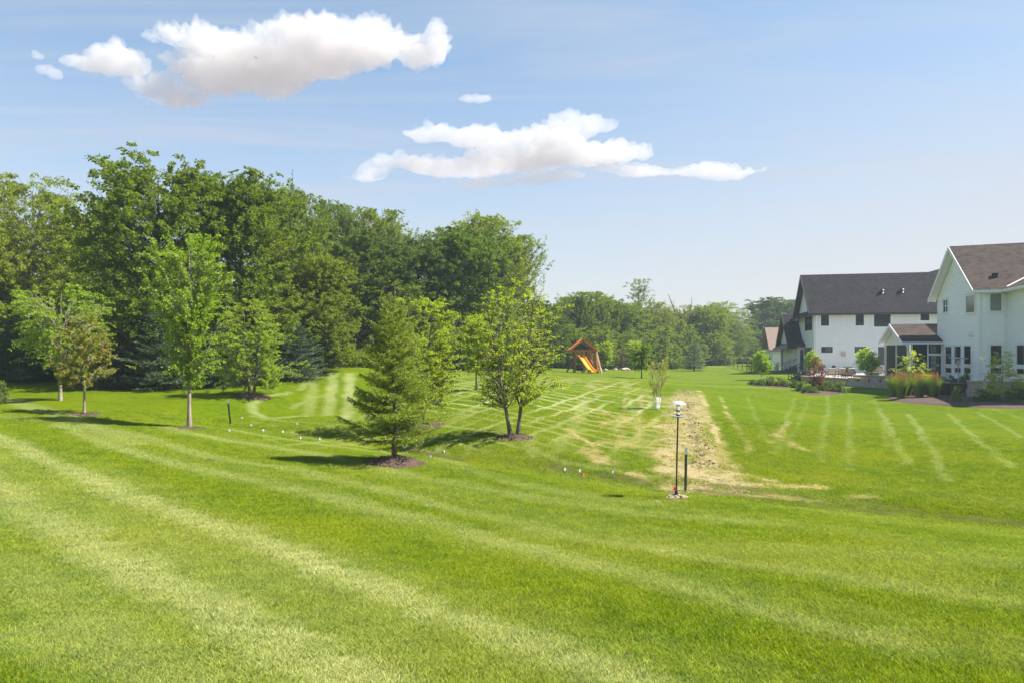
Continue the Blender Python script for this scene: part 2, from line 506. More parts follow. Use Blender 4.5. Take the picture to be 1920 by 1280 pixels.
BW = [(line_world(p), w, s) for p, w, s in BANDS]
SW = [(line_world(p), w, s) for p, w, s in STRAWS]
DARK_LINES = [(line_world(p), w) for p, w in [([(985,846),(1020,868),(1080,884),(1160,895),(1235,906)], .16), ([(1300,905),(1400,918),(1560,938),(1700,955),(1920,988)], .12), ([(1310,920),(1450,938),(1650,962),(1920,1000)], .10), ([(760,842),(860,862),(960,880)], .12)]]  # darker lines along the swale, drawn through the same mask as the rut
DIV = [(*gp(1083, 1025), .10), (*gp(397, 864), .14), (*gp(1181, 1232), .04), (*gp(1190, 981), .05)]
PATHL = np.array([gp(*p) for p in [(1268,730),(1252,765),(1242,800),(1238,840),(1236,870),(1240,897)]])
PATHR = np.array([gp(*p) for p in [(1306,730),(1317,775),(1326,815),(1338,848),(1362,880),(1398,902)]])
RUT = line_world([(1288,733),(1293,770),(1304,815),(1314,855),(1322,880)])
BEDS = {}

def lawn_masks(x, y):
    near = np.hypot(x, y)
    st = np.zeros(x.shape)
    jx = x + (fbm(x, y, .9) - .5) * .35; jy = y + (fbm(x + 40, y, .9) - .5) * .35
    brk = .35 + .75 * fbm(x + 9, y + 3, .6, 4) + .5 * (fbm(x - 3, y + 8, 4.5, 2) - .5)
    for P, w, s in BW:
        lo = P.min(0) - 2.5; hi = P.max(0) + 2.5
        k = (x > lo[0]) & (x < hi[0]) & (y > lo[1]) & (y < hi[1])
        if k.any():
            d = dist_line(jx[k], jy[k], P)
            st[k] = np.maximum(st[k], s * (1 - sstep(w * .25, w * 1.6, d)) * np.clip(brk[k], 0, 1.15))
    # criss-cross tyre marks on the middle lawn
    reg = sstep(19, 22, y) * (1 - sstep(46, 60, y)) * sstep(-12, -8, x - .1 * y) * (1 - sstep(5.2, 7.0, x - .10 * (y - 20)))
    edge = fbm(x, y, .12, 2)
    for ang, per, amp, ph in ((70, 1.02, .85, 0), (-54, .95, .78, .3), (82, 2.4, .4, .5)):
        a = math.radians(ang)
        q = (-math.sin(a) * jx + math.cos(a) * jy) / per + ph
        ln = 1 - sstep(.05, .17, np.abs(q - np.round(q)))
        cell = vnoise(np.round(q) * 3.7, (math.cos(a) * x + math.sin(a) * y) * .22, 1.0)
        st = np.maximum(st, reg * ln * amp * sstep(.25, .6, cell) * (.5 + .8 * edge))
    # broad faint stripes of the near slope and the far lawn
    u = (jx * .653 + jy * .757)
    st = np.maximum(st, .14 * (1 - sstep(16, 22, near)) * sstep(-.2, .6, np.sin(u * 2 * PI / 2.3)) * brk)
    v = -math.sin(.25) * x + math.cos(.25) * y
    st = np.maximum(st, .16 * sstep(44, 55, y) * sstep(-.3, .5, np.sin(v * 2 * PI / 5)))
    # straw
    sw = np.zeros(x.shape)
    f1 = fbm(x, y, 1.1, 4); f2 = fbm(x + 50, y + 20, 3.1, 3)
    xl = np.interp(y, PATHL[::-1, 1], PATHL[::-1, 0]); xr = np.interp(y, PATHR[::-1, 1], PATHR[::-1, 0])
    wob = (f1 - .5) * 1.0
    wob = wob * 1.3 + (f2 - .5) * .8
    inp = sstep(-.55, .35, x - xl + wob) * (1 - sstep(-.35, .55, x - xr + wob)) * sstep(15.7, 17.2, y + wob) * (1 - sstep(36, 43.5, y + wob * 4))
    sw = np.maximum(sw, inp * np.clip(.22 + 1.25 * f2, 0, 1) * (1 - .55 * sstep(.58, .72, fbm(x - 20, y, .8, 3))))
    for P, w, s in SW:
        lo = P.min(0) - 2; hi = P.max(0) + 2
        k = (x > lo[0]) & (x < hi[0]) & (y > lo[1]) & (y < hi[1])
        if k.any():
            d = dist_line(jx[k], jy[k], P)
            sw[k] = np.maximum(sw[k], s * (1 - sstep(w * .4, w * 1.6, d)) * sstep(.30, .62, f1[k]) * (.6 + .7 * f2[k]))
    # scattered thin straw over the middle lawn
    sw = np.maximum(sw, .55 * reg * sstep(.60, .74, f1) * sstep(2.0, 5.0, x + 1) )
    dirt = np.zeros(x.shape)
    k = (np.abs(x - 6) < 9) & (y > 14) & (y < 48)
    if k.any():
        d = dist_line(jx[k], jy[k], RUT)
        dirt[k] = (1 - sstep(.08, .34, d)) * sstep(.42, .66, f2[k]) * .7
    for P, w in DARK_LINES:
        lo = P.min(0) - 2; hi = P.max(0) + 2
        k = (x > lo[0]) & (x < hi[0]) & (y > lo[1]) & (y < hi[1])
        if k.any():
            dirt[k] = np.maximum(dirt[k], .62 * (1 - sstep(w * .4, w * 1.8, dist_line(jx[k], jy[k], P))) * sstep(.35, .6, f1[k]))
    for cx_, cy_, cr_ in DIV:
        dirt = np.maximum(dirt, .9 * (1 - sstep(cr_ * .3, cr_ * 1.3, np.hypot(jx - cx_, (jy - cy_) * .8))))
    yel = sstep(.5, .78, fbm(x + 5, y - 31, .33, 3)) * .8
    return np.clip(st, 0, 1), np.clip(sw, 0, 1), np.clip(dirt, 0, 1), np.clip(yel, 0, 1)

dense = np.linspace(-46, 46, 760)
th = np.radians(np.concatenate([np.linspace(-180, -47, 34, endpoint=False), dense, np.linspace(47, 180, 34, endpoint=False)]))
rr = np.concatenate([[.4, 1.2, 2.2, 3.2], np.arange(4, 22, .11), np.arange(22, 34, .17), np.arange(34, 60, .3), np.geomspace(60, 950, 70)])
TH, RR = np.meshgrid(th, rr)
GX = RR * np.sin(TH); GY = RR * np.cos(TH)
GZ = gz(GX, GY)
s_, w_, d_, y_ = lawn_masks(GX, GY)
GZ = GZ + d_ * .05 + w_ * .02 * fbm(GX, GY, 3) + (fbm(GX, GY, .5, 3) - .5) * .06 * (RR > 3) * (RR < 90)
nr, nth = GX.shape
i = np.arange(nr - 1)[:, None] * nth; j = np.arange(nth)[None, :]; j2 = (j + 1) % nth
fc = np.stack([i + j, i + j2, i + nth + j2, i + nth + j], -1).reshape(-1, 4)[:, ::-1]
me = np_mesh('lawn', np.stack([GX, GY, GZ], -1).reshape(-1, 3), fc, None, True)
for nm, arr in (('stripe_sheen', s_), ('straw', w_), ('dirt', d_), ('yel', y_)):
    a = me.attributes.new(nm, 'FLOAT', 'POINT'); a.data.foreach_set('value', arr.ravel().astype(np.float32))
lawn = link('lawn', me); lawn['kind'] = 'structure'; lawn['label'] = 'rolling mown lawn with mowing sheen painted as pale stripes and a dry strip'

GREEN_A, GREEN_B = (.108, .208, .0018), (.225, .325, .0030)
YELLOW, PALE_SHEEN, STRAW, DIRT = (.29, .345, .005), (.57, .615, .25), (.74, .58, .30), (.17, .135, .06)  # the pale tone is light off leaning mown grass, painted as base colour
def lawn_colour(nt, inst, k=1.0):
    def A(n):
        a = nt.nodes.new('ShaderNodeAttribute'); a.attribute_name = n
        if inst: a.attribute_type = 'INSTANCER'
        return a.outputs['Fac']
    pos = coords(nt, 'World')
    big = noise(nt, .35, 4, .6, pos); mid = noise(nt, 2.6, 4, .62, pos)
    c = mixc(nt, remap(nt, mid, .32, .68), GREEN_A, GREEN_B)
    c = mixc(nt, remap(nt, big, .4, .72, 0, .45), c, YELLOW)
    c = mixc(nt, mathn(nt, 'MULTIPLY', A('yel'), .55), c, YELLOW)
    c = mixc(nt, mathn(nt, 'MULTIPLY', A('stripe_sheen'), .92), c, PALE_SHEEN)
    c = mixc(nt, mathn(nt, 'MULTIPLY', A('straw'), .92), c, STRAW)
    c = mixc(nt, A('dirt'), c, DIRT)
    return c, pos
m, nt, out = nodes_of('mown_lawn')
p = nt.nodes.new('ShaderNodeBsdfPrincipled')
c, pos = lawn_colour(nt, False)
mp = nt.nodes.new('ShaderNodeMapping'); mp.inputs['Scale'].default_value = (1, 1, .4); nt.links.new(pos, mp.inputs[0])
fine = noise(nt, 17, 4, .7, mp.outputs[0]); vfine = noise(nt, 75, 3, .7, mp.outputs[0])
tex = mathn(nt, 'ADD', mathn(nt, 'MULTIPLY', fine, .55), mathn(nt, 'MULTIPLY', vfine, .45))
c = mixc(nt, 1.0, c, mixc(nt, remap(nt, tex, .33, .67), (.30, .30, .30), (.62, .60, .60)), 'MULTIPLY')
nt.links.new(c, p.inputs['Base Color']); p.inputs['Roughness'].default_value = .9; p.inputs['Specular IOR Level'].default_value = .04
bp = nt.nodes.new('ShaderNodeBump'); bp.inputs['Strength'].default_value = .8; bp.inputs['Distance'].default_value = .05
nt.links.new(tex, bp.inputs['Height']); nt.links.new(bp.outputs[0], p.inputs['Normal'])
nt.links.new(p.outputs[0], out.inputs[0])
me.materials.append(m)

# grass blades standing on the near slope
m, nt, out = nodes_of('grass_blades')
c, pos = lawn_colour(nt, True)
at_ = nt.nodes.new('ShaderNodeAttribute'); at_.attribute_name = 'tint'
c = mixc(nt, 1.0, c, mixc(nt, at_.outputs['Fac'], (.45, .50, .5), (1.58, 1.45, 1.6)), 'MULTIPLY')
c = mixc(nt, remap(nt, at_.outputs['Fac'], .90, .97), c, (.36, .32, .06))
geo = nt.nodes.new('ShaderNodeNewGeometry')
vm = nt.nodes.new('ShaderNodeMix'); vm.data_type = 'VECTOR'; vm.inputs[0].default_value = .68; nt.links.new(geo.outputs['Normal'], vm.inputs[4]); vm.inputs[5].default_value = (0, 0, 1)
vn = nt.nodes.new('ShaderNodeVectorMath'); vn.operation = 'NORMALIZE'; nt.links.new(vm.outputs[1], vn.inputs[0])
d = nt.nodes.new('ShaderNodeBsdfDiffuse'); nt.links.new(c, d.inputs[0]); nt.links.new(vn.outputs[0], d.inputs['Normal'])
t = nt.nodes.new('ShaderNodeBsdfTranslucent'); nt.links.new(mixc(nt, 1.0, c, (1.15, 1.1, .6, 1), 'MULTIPLY'), t.inputs[0])
s = nt.nodes.new('ShaderNodeMixShader'); s.inputs[0].default_value = .45
nt.links.new(d.outputs[0], s.inputs[1]); nt.links.new(t.outputs[0], s.inputs[2])
g = nt.nodes.new('ShaderNodeBsdfGlossy'); g.inputs['Roughness'].default_value = .5
s2 = nt.nodes.new('ShaderNodeMixShader'); s2.inputs[0].default_value = .012
nt.links.new(s.outputs[0], s2.inputs[1]); nt.links.new(g.outputs[0], s2.inputs[2]); nt.links.new(s2.outputs[0], out.inputs[0])
M['grass'] = m

pc = bpy.data.collections.new('grass_patches')
def patch(k, n, R, hgt, wid, nm='grass_patch'):
    r = np.random.default_rng(100 + k)
    rr0 = R * np.sqrt(r.random(n)); a0 = r.uniform(0, 2 * PI, n); x = rr0 * np.cos(a0); y = rr0 * np.sin(a0)
    h = hgt * r.uniform(.55, 1.15, n); a = r.uniform(0, 2 * PI, n); b = r.uniform(0, 2 * PI, n)
    lean = r.uniform(.3, 1.25, n) * h
    w = wid * r.uniform(.7, 1.2, n)
    o = np.stack([x, y, np.full(n, -.02)], -1); sx = np.stack([np.cos(a), np.sin(a), np.zeros(n)], -1) * w[:, None] / 2
    ld = np.stack([np.cos(b), np.sin(b), np.zeros(n)], -1) * lean[:, None]; up = np.array([0, 0, 1.0])
    midp = o + ld * .35 + up * (h * .62)[:, None]; tip = o + ld + up * h[:, None]
    V = np.stack([o - sx, o + sx, midp + sx * .8, midp - sx * .8, tip], 1).reshape(-1, 3)
    q = np.arange(n)[:, None] * 5
    F3 = np.concatenate([q + np.array([[0, 1, 2]]), q + np.array([[0, 2, 3]]), q + np.array([[3, 2, 4]])])
    ob = bpy.data.objects.new('grass_patch', np_mesh('grass_patch', V, F3, M['grass'], False, np.repeat(r.random(n), 5)))
    pc.objects.link(ob)
for k in range(4):
    patch(k, 800, .21, .058, .0066)
for k in range(4, 7):
    patch(k, 120, .105, .058, .010)

r = np.random.default_rng(11)
PX = []; 
def ring(d0, d1, sp):
    """jittered grid of spots in the wedge the picture shows"""
    n = int(d1 / sp) + 2
    gx, gy = np.meshgrid(np.arange(-n, n) * sp, np.arange(0, n) * sp)
    gx = gx.ravel() + r.uniform(-.5, .5, gx.size) * sp; gy = gy.ravel() + r.uniform(-.5, .5, gy.size) * sp
    rad = np.hypot(gx, gy); k = (rad >= d0) & (rad < d1) & (np.abs(np.arctan2(gx, gy)) < math.radians(40))
    return np.stack([gx[k], gy[k], rad[k]], -1)
P = np.concatenate([ring(3.8, 11, .19), ring(11, 16, .22), ring(16, 31, .125)])
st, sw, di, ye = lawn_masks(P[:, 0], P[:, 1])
keep = (sw * .9 + di < r.uniform(.25, .75, len(P))) & (r.random(len(P)) > (P[:, 2] - 25) / 7)
P = P[keep]; st, sw, di, ye = st[keep], sw[keep], di[keep], ye[keep]
z = gz(P[:, 0], P[:, 1]) + (fbm(P[:, 0], P[:, 1], .5, 3) - .5) * .06
e = .15
gxx = (gz(P[:, 0] + e, P[:, 1]) - gz(P[:, 0] - e, P[:, 1])) / (2 * e); gyy = (gz(P[:, 0], P[:, 1] + e) - gz(P[:, 0], P[:, 1] - e)) / (2 * e)
rz = r.uniform(0, 2 * PI, len(P))
lean = .5 * (st - .25)                        # mown one way or the other: blades lie along the band
wx = -gxx + lean * -.12; wy = -gyy + lean * .32   # world direction the patch leans to
lx = wx * np.cos(rz) + wy * np.sin(rz); ly = -wx * np.sin(rz) + wy * np.cos(rz)
rot = np.stack([-ly, lx, rz], -1)
scl = np.interp(P[:, 2], [0, 11, 11.01, 16, 16.01, 40], [.95, 1.0, 1.12, 1.15, 1.0, 1.15]) * r.uniform(.85, 1.15, len(P))
pick = np.where(P[:, 2] > 16, r.integers(4, 7, len(P)), r.integers(0, 4, len(P)))
me = bpy.data.meshes.new('lawn_grass')
me.vertices.add(len(P)); me.vertices.foreach_set('co', np.stack([P[:, 0], P[:, 1], z], -1).astype(np.float32).ravel())
for nm, arr in (('stripe_sheen', st), ('straw', sw), ('dirt', di), ('yel', ye), ('scl', scl)):
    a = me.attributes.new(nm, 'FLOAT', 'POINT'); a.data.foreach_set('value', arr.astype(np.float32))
a = me.attributes.new('pick', 'INT', 'POINT'); a.data.foreach_set('value', pick.astype(np.int32))
a = me.attributes.new('rot', 'FLOAT_VECTOR', 'POINT'); a.data.foreach_set('vector', rot.astype(np.float32).ravel())
grass = link('lawn_grass', me); grass['kind'] = 'stuff'; grass['label'] = 'short mown grass blades covering the near slope'
ng = bpy.data.node_groups.new('grass_scatter', 'GeometryNodeTree')
ng.interface.new_socket('Geometry', in_out='INPUT', socket_type='NodeSocketGeometry')
ng.interface.new_socket('Geometry', in_out='OUTPUT', socket_type='NodeSocketGeometry')
gi = ng.nodes.new('NodeGroupInput'); go = ng.nodes.new('NodeGroupOutput')
ip = ng.nodes.new('GeometryNodeInstanceOnPoints'); ci = ng.nodes.new('GeometryNodeCollectionInfo')
ci.inputs['Collection'].default_value = pc; ci.inputs['Separate Children'].default_value = True; ci.inputs['Reset Children'].default_value = True
ip.inputs['Pick Instance'].default_value = True
na = ng.nodes.new('GeometryNodeInputNamedAttribute'); na.data_type = 'FLOAT_VECTOR'; na.inputs['Name'].default_value = 'rot'
ns = ng.nodes.new('GeometryNodeInputNamedAttribute'); ns.data_type = 'FLOAT'; ns.inputs['Name'].default_value = 'scl'
er = ng.nodes.new('FunctionNodeEulerToRotation')
nk = ng.nodes.new('GeometryNodeInputNamedAttribute'); nk.data_type = 'INT'; nk.inputs['Name'].default_value = 'pick'
ng.links.new(nk.outputs['Attribute'], ip.inputs['Instance Index'])
ng.links.new(gi.outputs[0], ip.inputs['Points']); ng.links.new(ci.outputs[0], ip.inputs['Instance'])
ng.links.new(na.outputs['Attribute'], er.inputs[0]); ng.links.new(er.outputs[0], ip.inputs['Rotation'])
ng.links.new(ns.outputs['Attribute'], ip.inputs['Scale'])
ng.links.new(ip.outputs[0], go.inputs[0])
grass.modifiers.new('scatter', 'NODES').node_group = ng
# ------------------------------------------------------------------ trees
def G(x, y):
    q = np.array([x]), np.array([y])
    return float(gz(*q)[0] + (fbm(q[0], q[1], .5, 3)[0] - .5) * .06 * (3 < math.hypot(x, y) < 90))

def unit(v):
    return v / (np.linalg.norm(v, axis=-1, keepdims=True) + 1e-9)

def leaves_mesh(name, P, axis, length, width, rng, mat, tint, updir=.5):
    """rhombic leaves folded along the midrib"""
    n = len(P)
    rv = unit(rng.normal(size=(n, 3)) + np.array([0, 0, updir]))
    side = unit(np.cross(axis, rv)); nrm = np.cross(side, axis)
    L_ = length[:, None]; W_ = width[:, None]
    m = P + axis * L_ * .45 - nrm * W_ * .12
    tip = P + axis * L_ + np.array([0, 0, -1.0]) * L_ * .12
    V = np.stack([P, m + side * W_ / 2 + nrm * W_ * .16, tip, m - side * W_ / 2 + nrm * W_ * .16], 1).reshape(-1, 3)
    q = np.arange(n)[:, None] * 4 + np.array([[0, 1, 2, 3]])
    return np_mesh(name, V, q, mat, False, np.repeat(tint, 4))

def deciduous(seed, H, hb, prof, leafmat, barkmat, n_tips=120, shoots=6, leaves=22, slen=1.0, leaf=.14, lw=.55, up=.6, outw=.8,
              rnd=.5, arch=.2, lobes=.35, lfreq=1.6, inner=.5, tr=.16, stems=((0, 0, 0, 0),), rise=.8, limb=.42, spread=.28, start=.15, tipc=.3, updir=.5, tw=1.0, topw=.0):
    rng = np.random.default_rng(seed)
    ts = np.array([p[0] for p in prof]); rs = np.array([p[1] for p in prof])
    g = np.linspace(0, 1, 200); w = (np.interp(g, ts, rs) + .02 * rs.max()) * (1 + topw * np.clip((g - .72) / .2, 0, 1)); cdf = np.cumsum(w) / w.sum()
    t = np.interp(rng.random(n_tips), cdf, g)
    ang = rng.uniform(0, 2 * PI, n_tips)
    R0 = np.interp(t, ts, rs)
    off = rng.uniform(0, 50)
    lob = np.array([noise_v(math.cos(a) * lfreq + off, math.sin(a) * lfreq, tt * lfreq * 1.6) for a, tt in zip(ang, t)])
    lob = np.clip(lob, -1, .85)
    R = R0 * (1 + lobes * lob)
    fr = np.sqrt(inner ** 2 + (1 - inner ** 2) * rng.random(n_tips))
    z = hb + t * (H - hb) * (1 + .035 * lob) - slen * .25
    tips = np.stack([np.cos(ang) * R * fr, np.sin(ang) * R * fr, z], -1)
    lines = []
    SP = []
    ztop = H * .9
    for (bx, by, lx, ly) in stems:
        k = 10
        zz = np.linspace(-.05 * tr - .03, ztop, k)
        f = zz / ztop
        wob = rng.normal(0, .02 * H / 10, (k, 2)).cumsum(0) * np.clip(f, 0, 1)[:, None]
        pts_ = np.stack([bx + lx * f + wob[:, 0], by + ly * f + wob[:, 1], zz], -1)
        rad = tr * (1 - f * .93) ** .9 * (1 + .28 * np.exp(-f * 30))
        SP.append(pts_); lines.append((pts_, np.maximum(rad, .006)))
    bl = []
    for P in tips:
        st = SP[0] if len(SP) == 1 else min(SP, key=lambda s: np.hypot(*(np.array([np.interp(P[2] * .7, s[:, 2], s[:, 0]), np.interp(P[2] * .7, s[:, 2], s[:, 1])]) - P[:2])))
        hd = math.hypot(P[0] - np.interp(P[2], st[:, 2], st[:, 0]), P[1] - np.interp(P[2], st[:, 2], st[:, 1]))
        za = min(max(P[2] - hd * rise - .1 * H * rng.random() * rise, hb * .75 + .05), ztop * .97)
        A = np.array([np.interp(za, st[:, 2], st[:, 0]), np.interp(za, st[:, 2], st[:, 1]), za])
        f = max(0, za / ztop)
        ra = tr * (1 - f * .93) ** .9 * limb
        s = np.linspace(0, 1, 6)[:, None]
        D = P - A
        mid = A + D * .5 + np.array([0, 0, -.10 * abs(D[2]) if rise > .5 else .06 * hd]) + rng.normal(0, .04, 3) * np.linalg.norm(D)
        pts_ = (1 - s) ** 2 * A + 2 * s * (1 - s) * mid + s * s * P
        rad = np.linspace(max(ra, .008 * tw), .006 * tw, 6)
        lines.append((pts_, rad)); bl.append(pts_)
    # shoots
    nS = n_tips * shoots
    own = np.repeat(np.arange(n_tips), shoots)
    B = np.array([b for b in bl])                                # (n,6,3)
    u = rng.random(nS) * .62 + .38
    idx = np.clip(u * 5, 0, 4.999); i0 = idx.astype(int); fr_ = (idx - i0)[:, None]
    S0 = B[own, i0] * (1 - fr_) + B[own, i0 + 1] * fr_ + rng.normal(0, spread * slen, (nS, 3))
    outd = tips[own].copy(); outd[:, 2] = 0; outd = unit(outd)
    D = unit(outd * outw + np.array([0, 0, up]) + rng.normal(0, rnd, (nS, 3)))
    Ls = slen * rng.uniform(.55, 1.25, nS)
    # some twigs of the shoots as thin wood
    for k in range(0, nS, max(1, nS // 420)):
        if S0[k][2] + D[k][2] * Ls[k] > H * .93:
            continue
        s = np.linspace(0, .85, 4)[:, None]
        lines.append((S0[k] + D[k] * Ls[k] * s + np.array([0, 0, -1.0]) * arch * Ls[k] * s * s, np.linspace(.010, .004, 4) * tw))
    nL = nS * leaves
    so = np.repeat(np.arange(nS), leaves)
    s = start + (1 - start) * rng.random(nL)
    tang = unit(D[so] + np.array([0, 0, -1.0]) * (2 * arch * s)[:, None])
    P = S0[so] + D[so] * (Ls[so] * s)[:, None] + np.array([0, 0, -1.0]) * (arch * Ls[so] * s * s)[:, None]
    rv = unit(rng.normal(size=(nL, 3)))
    sd = unit(np.cross(tang, rv))
    P = P + sd * (leaf * .25 * rng.random(nL))[:, None]
    P[:, 2] = np.where(P[:, 2] > H * .97, H * .97 - (P[:, 2] - H * .97) * .6, P[:, 2])
    ax = unit(tang * .55 + sd * .9 + rng.normal(0, .25, (nL, 3)))
    ll = leaf * rng.uniform(.65, 1.2, nL) * (1.1 - .3 * s)
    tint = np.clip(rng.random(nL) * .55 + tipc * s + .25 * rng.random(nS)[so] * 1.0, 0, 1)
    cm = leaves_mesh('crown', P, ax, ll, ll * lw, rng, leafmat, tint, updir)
    V, Q = tubes(lines, 6)
    tm = np_mesh('trunk', V, Q, barkmat, True)
    return tm, cm

def noise_v(x, y, z):
    from mathutils import noise as mn
    return mn.noise((x, y, z)) * 1.6

def conifer(seed, H, hb, R, leafmat, barkmat, per=6, whorls=22, twig=.10, needle=.05, nw=.011, ndens=75, tr=.07, droop=.0, power=.8, ragged=.3, topup=55, lowup=5, sub=.42, leader=.12):
    rng = np.random.default_rng(seed)
    lines = []
    zz = np.linspace(-.06, H, 9)
    lines.append((np.stack([rng.normal(0, .006, 9) * H, rng.normal(0, .006, 9) * H, zz], -1) * np.array([1, 1, 1]), np.maximum(tr * (1 - np.clip(zz / H, 0, 1)) ** .85, .008)))
    TW = []  # twig segments: start, vector, weight
    for k in range(whorls):
        f = ((k + .3) / whorls)
        zc = hb + (H * (1 - leader) - hb) * f
        n = per + int(rng.integers(-1, 2))
        a0 = rng.uniform(0, 2 * PI)
        for j in range(max(3, n)):
            z = zc + rng.normal(0, .4) * (H - hb) / whorls
            t = np.clip((z - hb) / (H - hb), 0, 1)
            ln = R * ((1 - t) ** power) * (1 - .35 * math.exp(-t * 14)) * (1 + ragged * rng.normal(0, .6)) + .10 * R * rng.random()
            ln = max(ln, .06 * R)
            a = a0 + 2 * PI * j / n + rng.normal(0, .2)
            el = math.radians(lowup + (topup - lowup) * t ** 1.3 + rng.normal(0, 6))
            d = np.array([math.cos(a) * math.cos(el), math.sin(a) * math.cos(el), math.sin(el)])
            m = 7
            s = np.linspace(0, 1, m)[:, None]
            P = np.array([0, 0, z]) + d * ln * s + np.array([0, 0, 1.0]) * (ln * (.16 * s ** 3 - droop * s * (1.2 - s)))
            lines.append((P, np.linspace(max(.006, tr * .22 * (1 - t)), .004, m)))
            # the branch itself carries needles over its outer part
            for q in range(1, m - 1):
                TW.append((P[q], P[q + 1] - P[q], 1.0))
            nt_ = max(3, int(ln / twig))
            for q in range(nt_):
                u = .12 + .86 * (q + rng.random() * .6) / nt_
                b = P[0] + d * ln * u + np.array([0, 0, 1.0]) * (ln * (.16 * u ** 3 - droop * u * (1.2 - u)))
                for sg in (-1, 1):
                    lat = np.array([-math.sin(a), math.cos(a), 0]) * sg
                    tl = (sub * ln * (1 - u) + .10 * R + .03) * rng.uniform(.5, 1.1)
                    td = unit(d * .75 + lat * .85 + np.array([0, 0, rng.normal(.05, .22)]))
                    TW.append((b, td * tl * .55, 1.0)); TW.append((b + td * tl * .55, unit(td + d * .25 + np.array([0, 0, .12])) * tl * .45, 1.0))
    for q in range(5):
        z0 = H * (1 - leader) + H * leader * q / 5
        TW.append((np.array([0, 0, z0]), np.array([0, 0, H * leader / 5]), 1.4))
    S = np.array([t[0] for t in TW]); D = np.array([t[1] for t in TW]); ln = np.linalg.norm(D, axis=1)
    cnt = np.maximum(2, (ln * ndens)).astype(int)
    so = np.repeat(np.arange(len(S)), cnt); n = len(so)
    s = rng.random(n)
    P = S[so] + D[so] * s[:, None]
    tg = unit(D)[so]
    sd = unit(np.cross(tg, unit(rng.normal(size=(n, 3)))))
    ax = unit(tg * .75 + sd * .8 + np.array([0, 0, .12]))
    ll = needle * rng.uniform(.7, 1.25, n)
    hd = np.hypot(P[:, 0], P[:, 1])
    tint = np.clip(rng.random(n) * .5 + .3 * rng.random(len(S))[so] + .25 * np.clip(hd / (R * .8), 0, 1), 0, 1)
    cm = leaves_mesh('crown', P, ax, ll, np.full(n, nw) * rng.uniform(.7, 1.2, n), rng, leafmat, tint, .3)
    k = 0
    for i in range(0, len(S), max(1, len(S) // 500)):
        lines.append((np.stack([S[i], S[i] + D[i] * .5, S[i] + D[i]]), np.array([.005, .004, .003]) * (1 + H / 8)))
    V, Q = tubes(lines, 6)
    return np_mesh('trunk', V, Q, barkmat, True), cm

def meshtop(cm):
    a = np.empty(len(cm.vertices) * 3, np.float32); cm.vertices.foreach_get('co', a); a = a.reshape(-1, 3)
    return float(np.percentile(a[:, 2], 99.8)), float(np.percentile(np.abs(a[:, :2]), 98.5)), a

def put_tree(name, proto, loc, label, cat='tree', group=None, sx=1.0, sz=1.0, rot=0.0, col=(1, 1, 1)):
    tm, cm = proto
    root = thing(name, label, cat, loc, rot, group)
    root.scale = (sx, sx, sz)
    t = link('trunk', tm, root); c = link('crown', cm, root)
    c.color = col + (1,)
    return root

EXT = {}
def fit_tree(name, key, px, d, top, width, label, rot=0.0, col=(1, 1, 1), base=None, cat='tree', group=None):
    """stands a grown tree on the lawn at distance d (or where the photo shows its foot), as tall and wide as it is seen"""
    if base is not None:
        x, y = gp(px, base)
        d = y
    else:
        x, y = (px - CX) / F * d, d
    z = G(x, y)
    if key not in EXT:
        h, w, _ = meshtop(PROTO[key][1]); EXT[key] = (h, w)
    h, w = EXT[key]
    W = width / F * d / 2
    dn = d - (.5 * W if key in ('ash', 'ash2', 'round', 'plume', 'loose', 'bushy') else 0)   # broad crowns reach their height nearer than the trunk
    H = CAMZ - (top - CY) / F * dn - z
    return put_tree(name, PROTO[key], (x, y, z - .02), label, cat, group, W / w, H / h, rot, col)

PROTO = {}
PROTO['ash'] = deciduous(21, 14, 1.2, [(0, 2.2), (.2, 4.2), (.5, 4.9), (.78, 4.6), (.93, 3.5), (1, 2.0)], L['forest'], M['barkdark'],
    270, 8, 44, 1.1, .215, .5, up=.55, outw=.8, rnd=.55, arch=.3, lobes=.32, lfreq=1.7, inner=.5, tr=.26, spread=.32, tw=1.2, limb=.22, topw=1.1)
PROTO['ash2'] = deciduous(24, 14, 1.0, [(0, 2.0), (.25, 3.9), (.5, 4.2), (.75, 3.8), (.92, 2.7), (1, 1.4)], L['forest'], M['barkdark'],
    260, 8, 44, 1.05, .215, .5, up=.8, outw=.6, rnd=.5, arch=.25, lobes=.42, lfreq=1.9, inner=.45, tr=.24, spread=.30, tw=1.2, limb=.22, topw=1.1)
PROTO['loose'] = deciduous(22, 13, 2.0, [(0, 2.6), (.3, 4.8), (.6, 5.0), (.85, 3.4), (1, 1.2)], L['light'], M['bark'],
    280, 8, 40, 1.3, .20, .38, up=.3, outw=1.0, rnd=.4, arch=.45, lobes=.45, lfreq=1.7, inner=.5, tr=.24, spread=.3, tw=1.2, limb=.22, topw=1.1)
PROTO['plume'] = deciduous(23, 15, 2.0, [(0, 1.8), (.3, 3.4), (.55, 4.2), (.8, 3.8), (.95, 2.4), (1, 1.4)], L['forest'], M['bark'],
    190, 8, 40, 1.4, .21, .5, up=1.25, outw=.65, rnd=.32, arch=.12, lobes=.5, lfreq=2.2, inner=.45, tr=.25, spread=.2, tw=1.5, limb=.25, topw=1.1)
PROTO['round'] = deciduous(25, 13, .8, [(0, 3.2), (.2, 4.8), (.5, 5.0), (.8, 3.6), (1, 1.0)], L['dark'], M['barkdark'],
    270, 8, 44, 1.0, .225, .6, up=.35, outw=.9, rnd=.6, arch=.3, lobes=.4, lfreq=1.8, inner=.55, tr=.25, spread=.35, tw=1.2, limb=.2, topw=1.1)
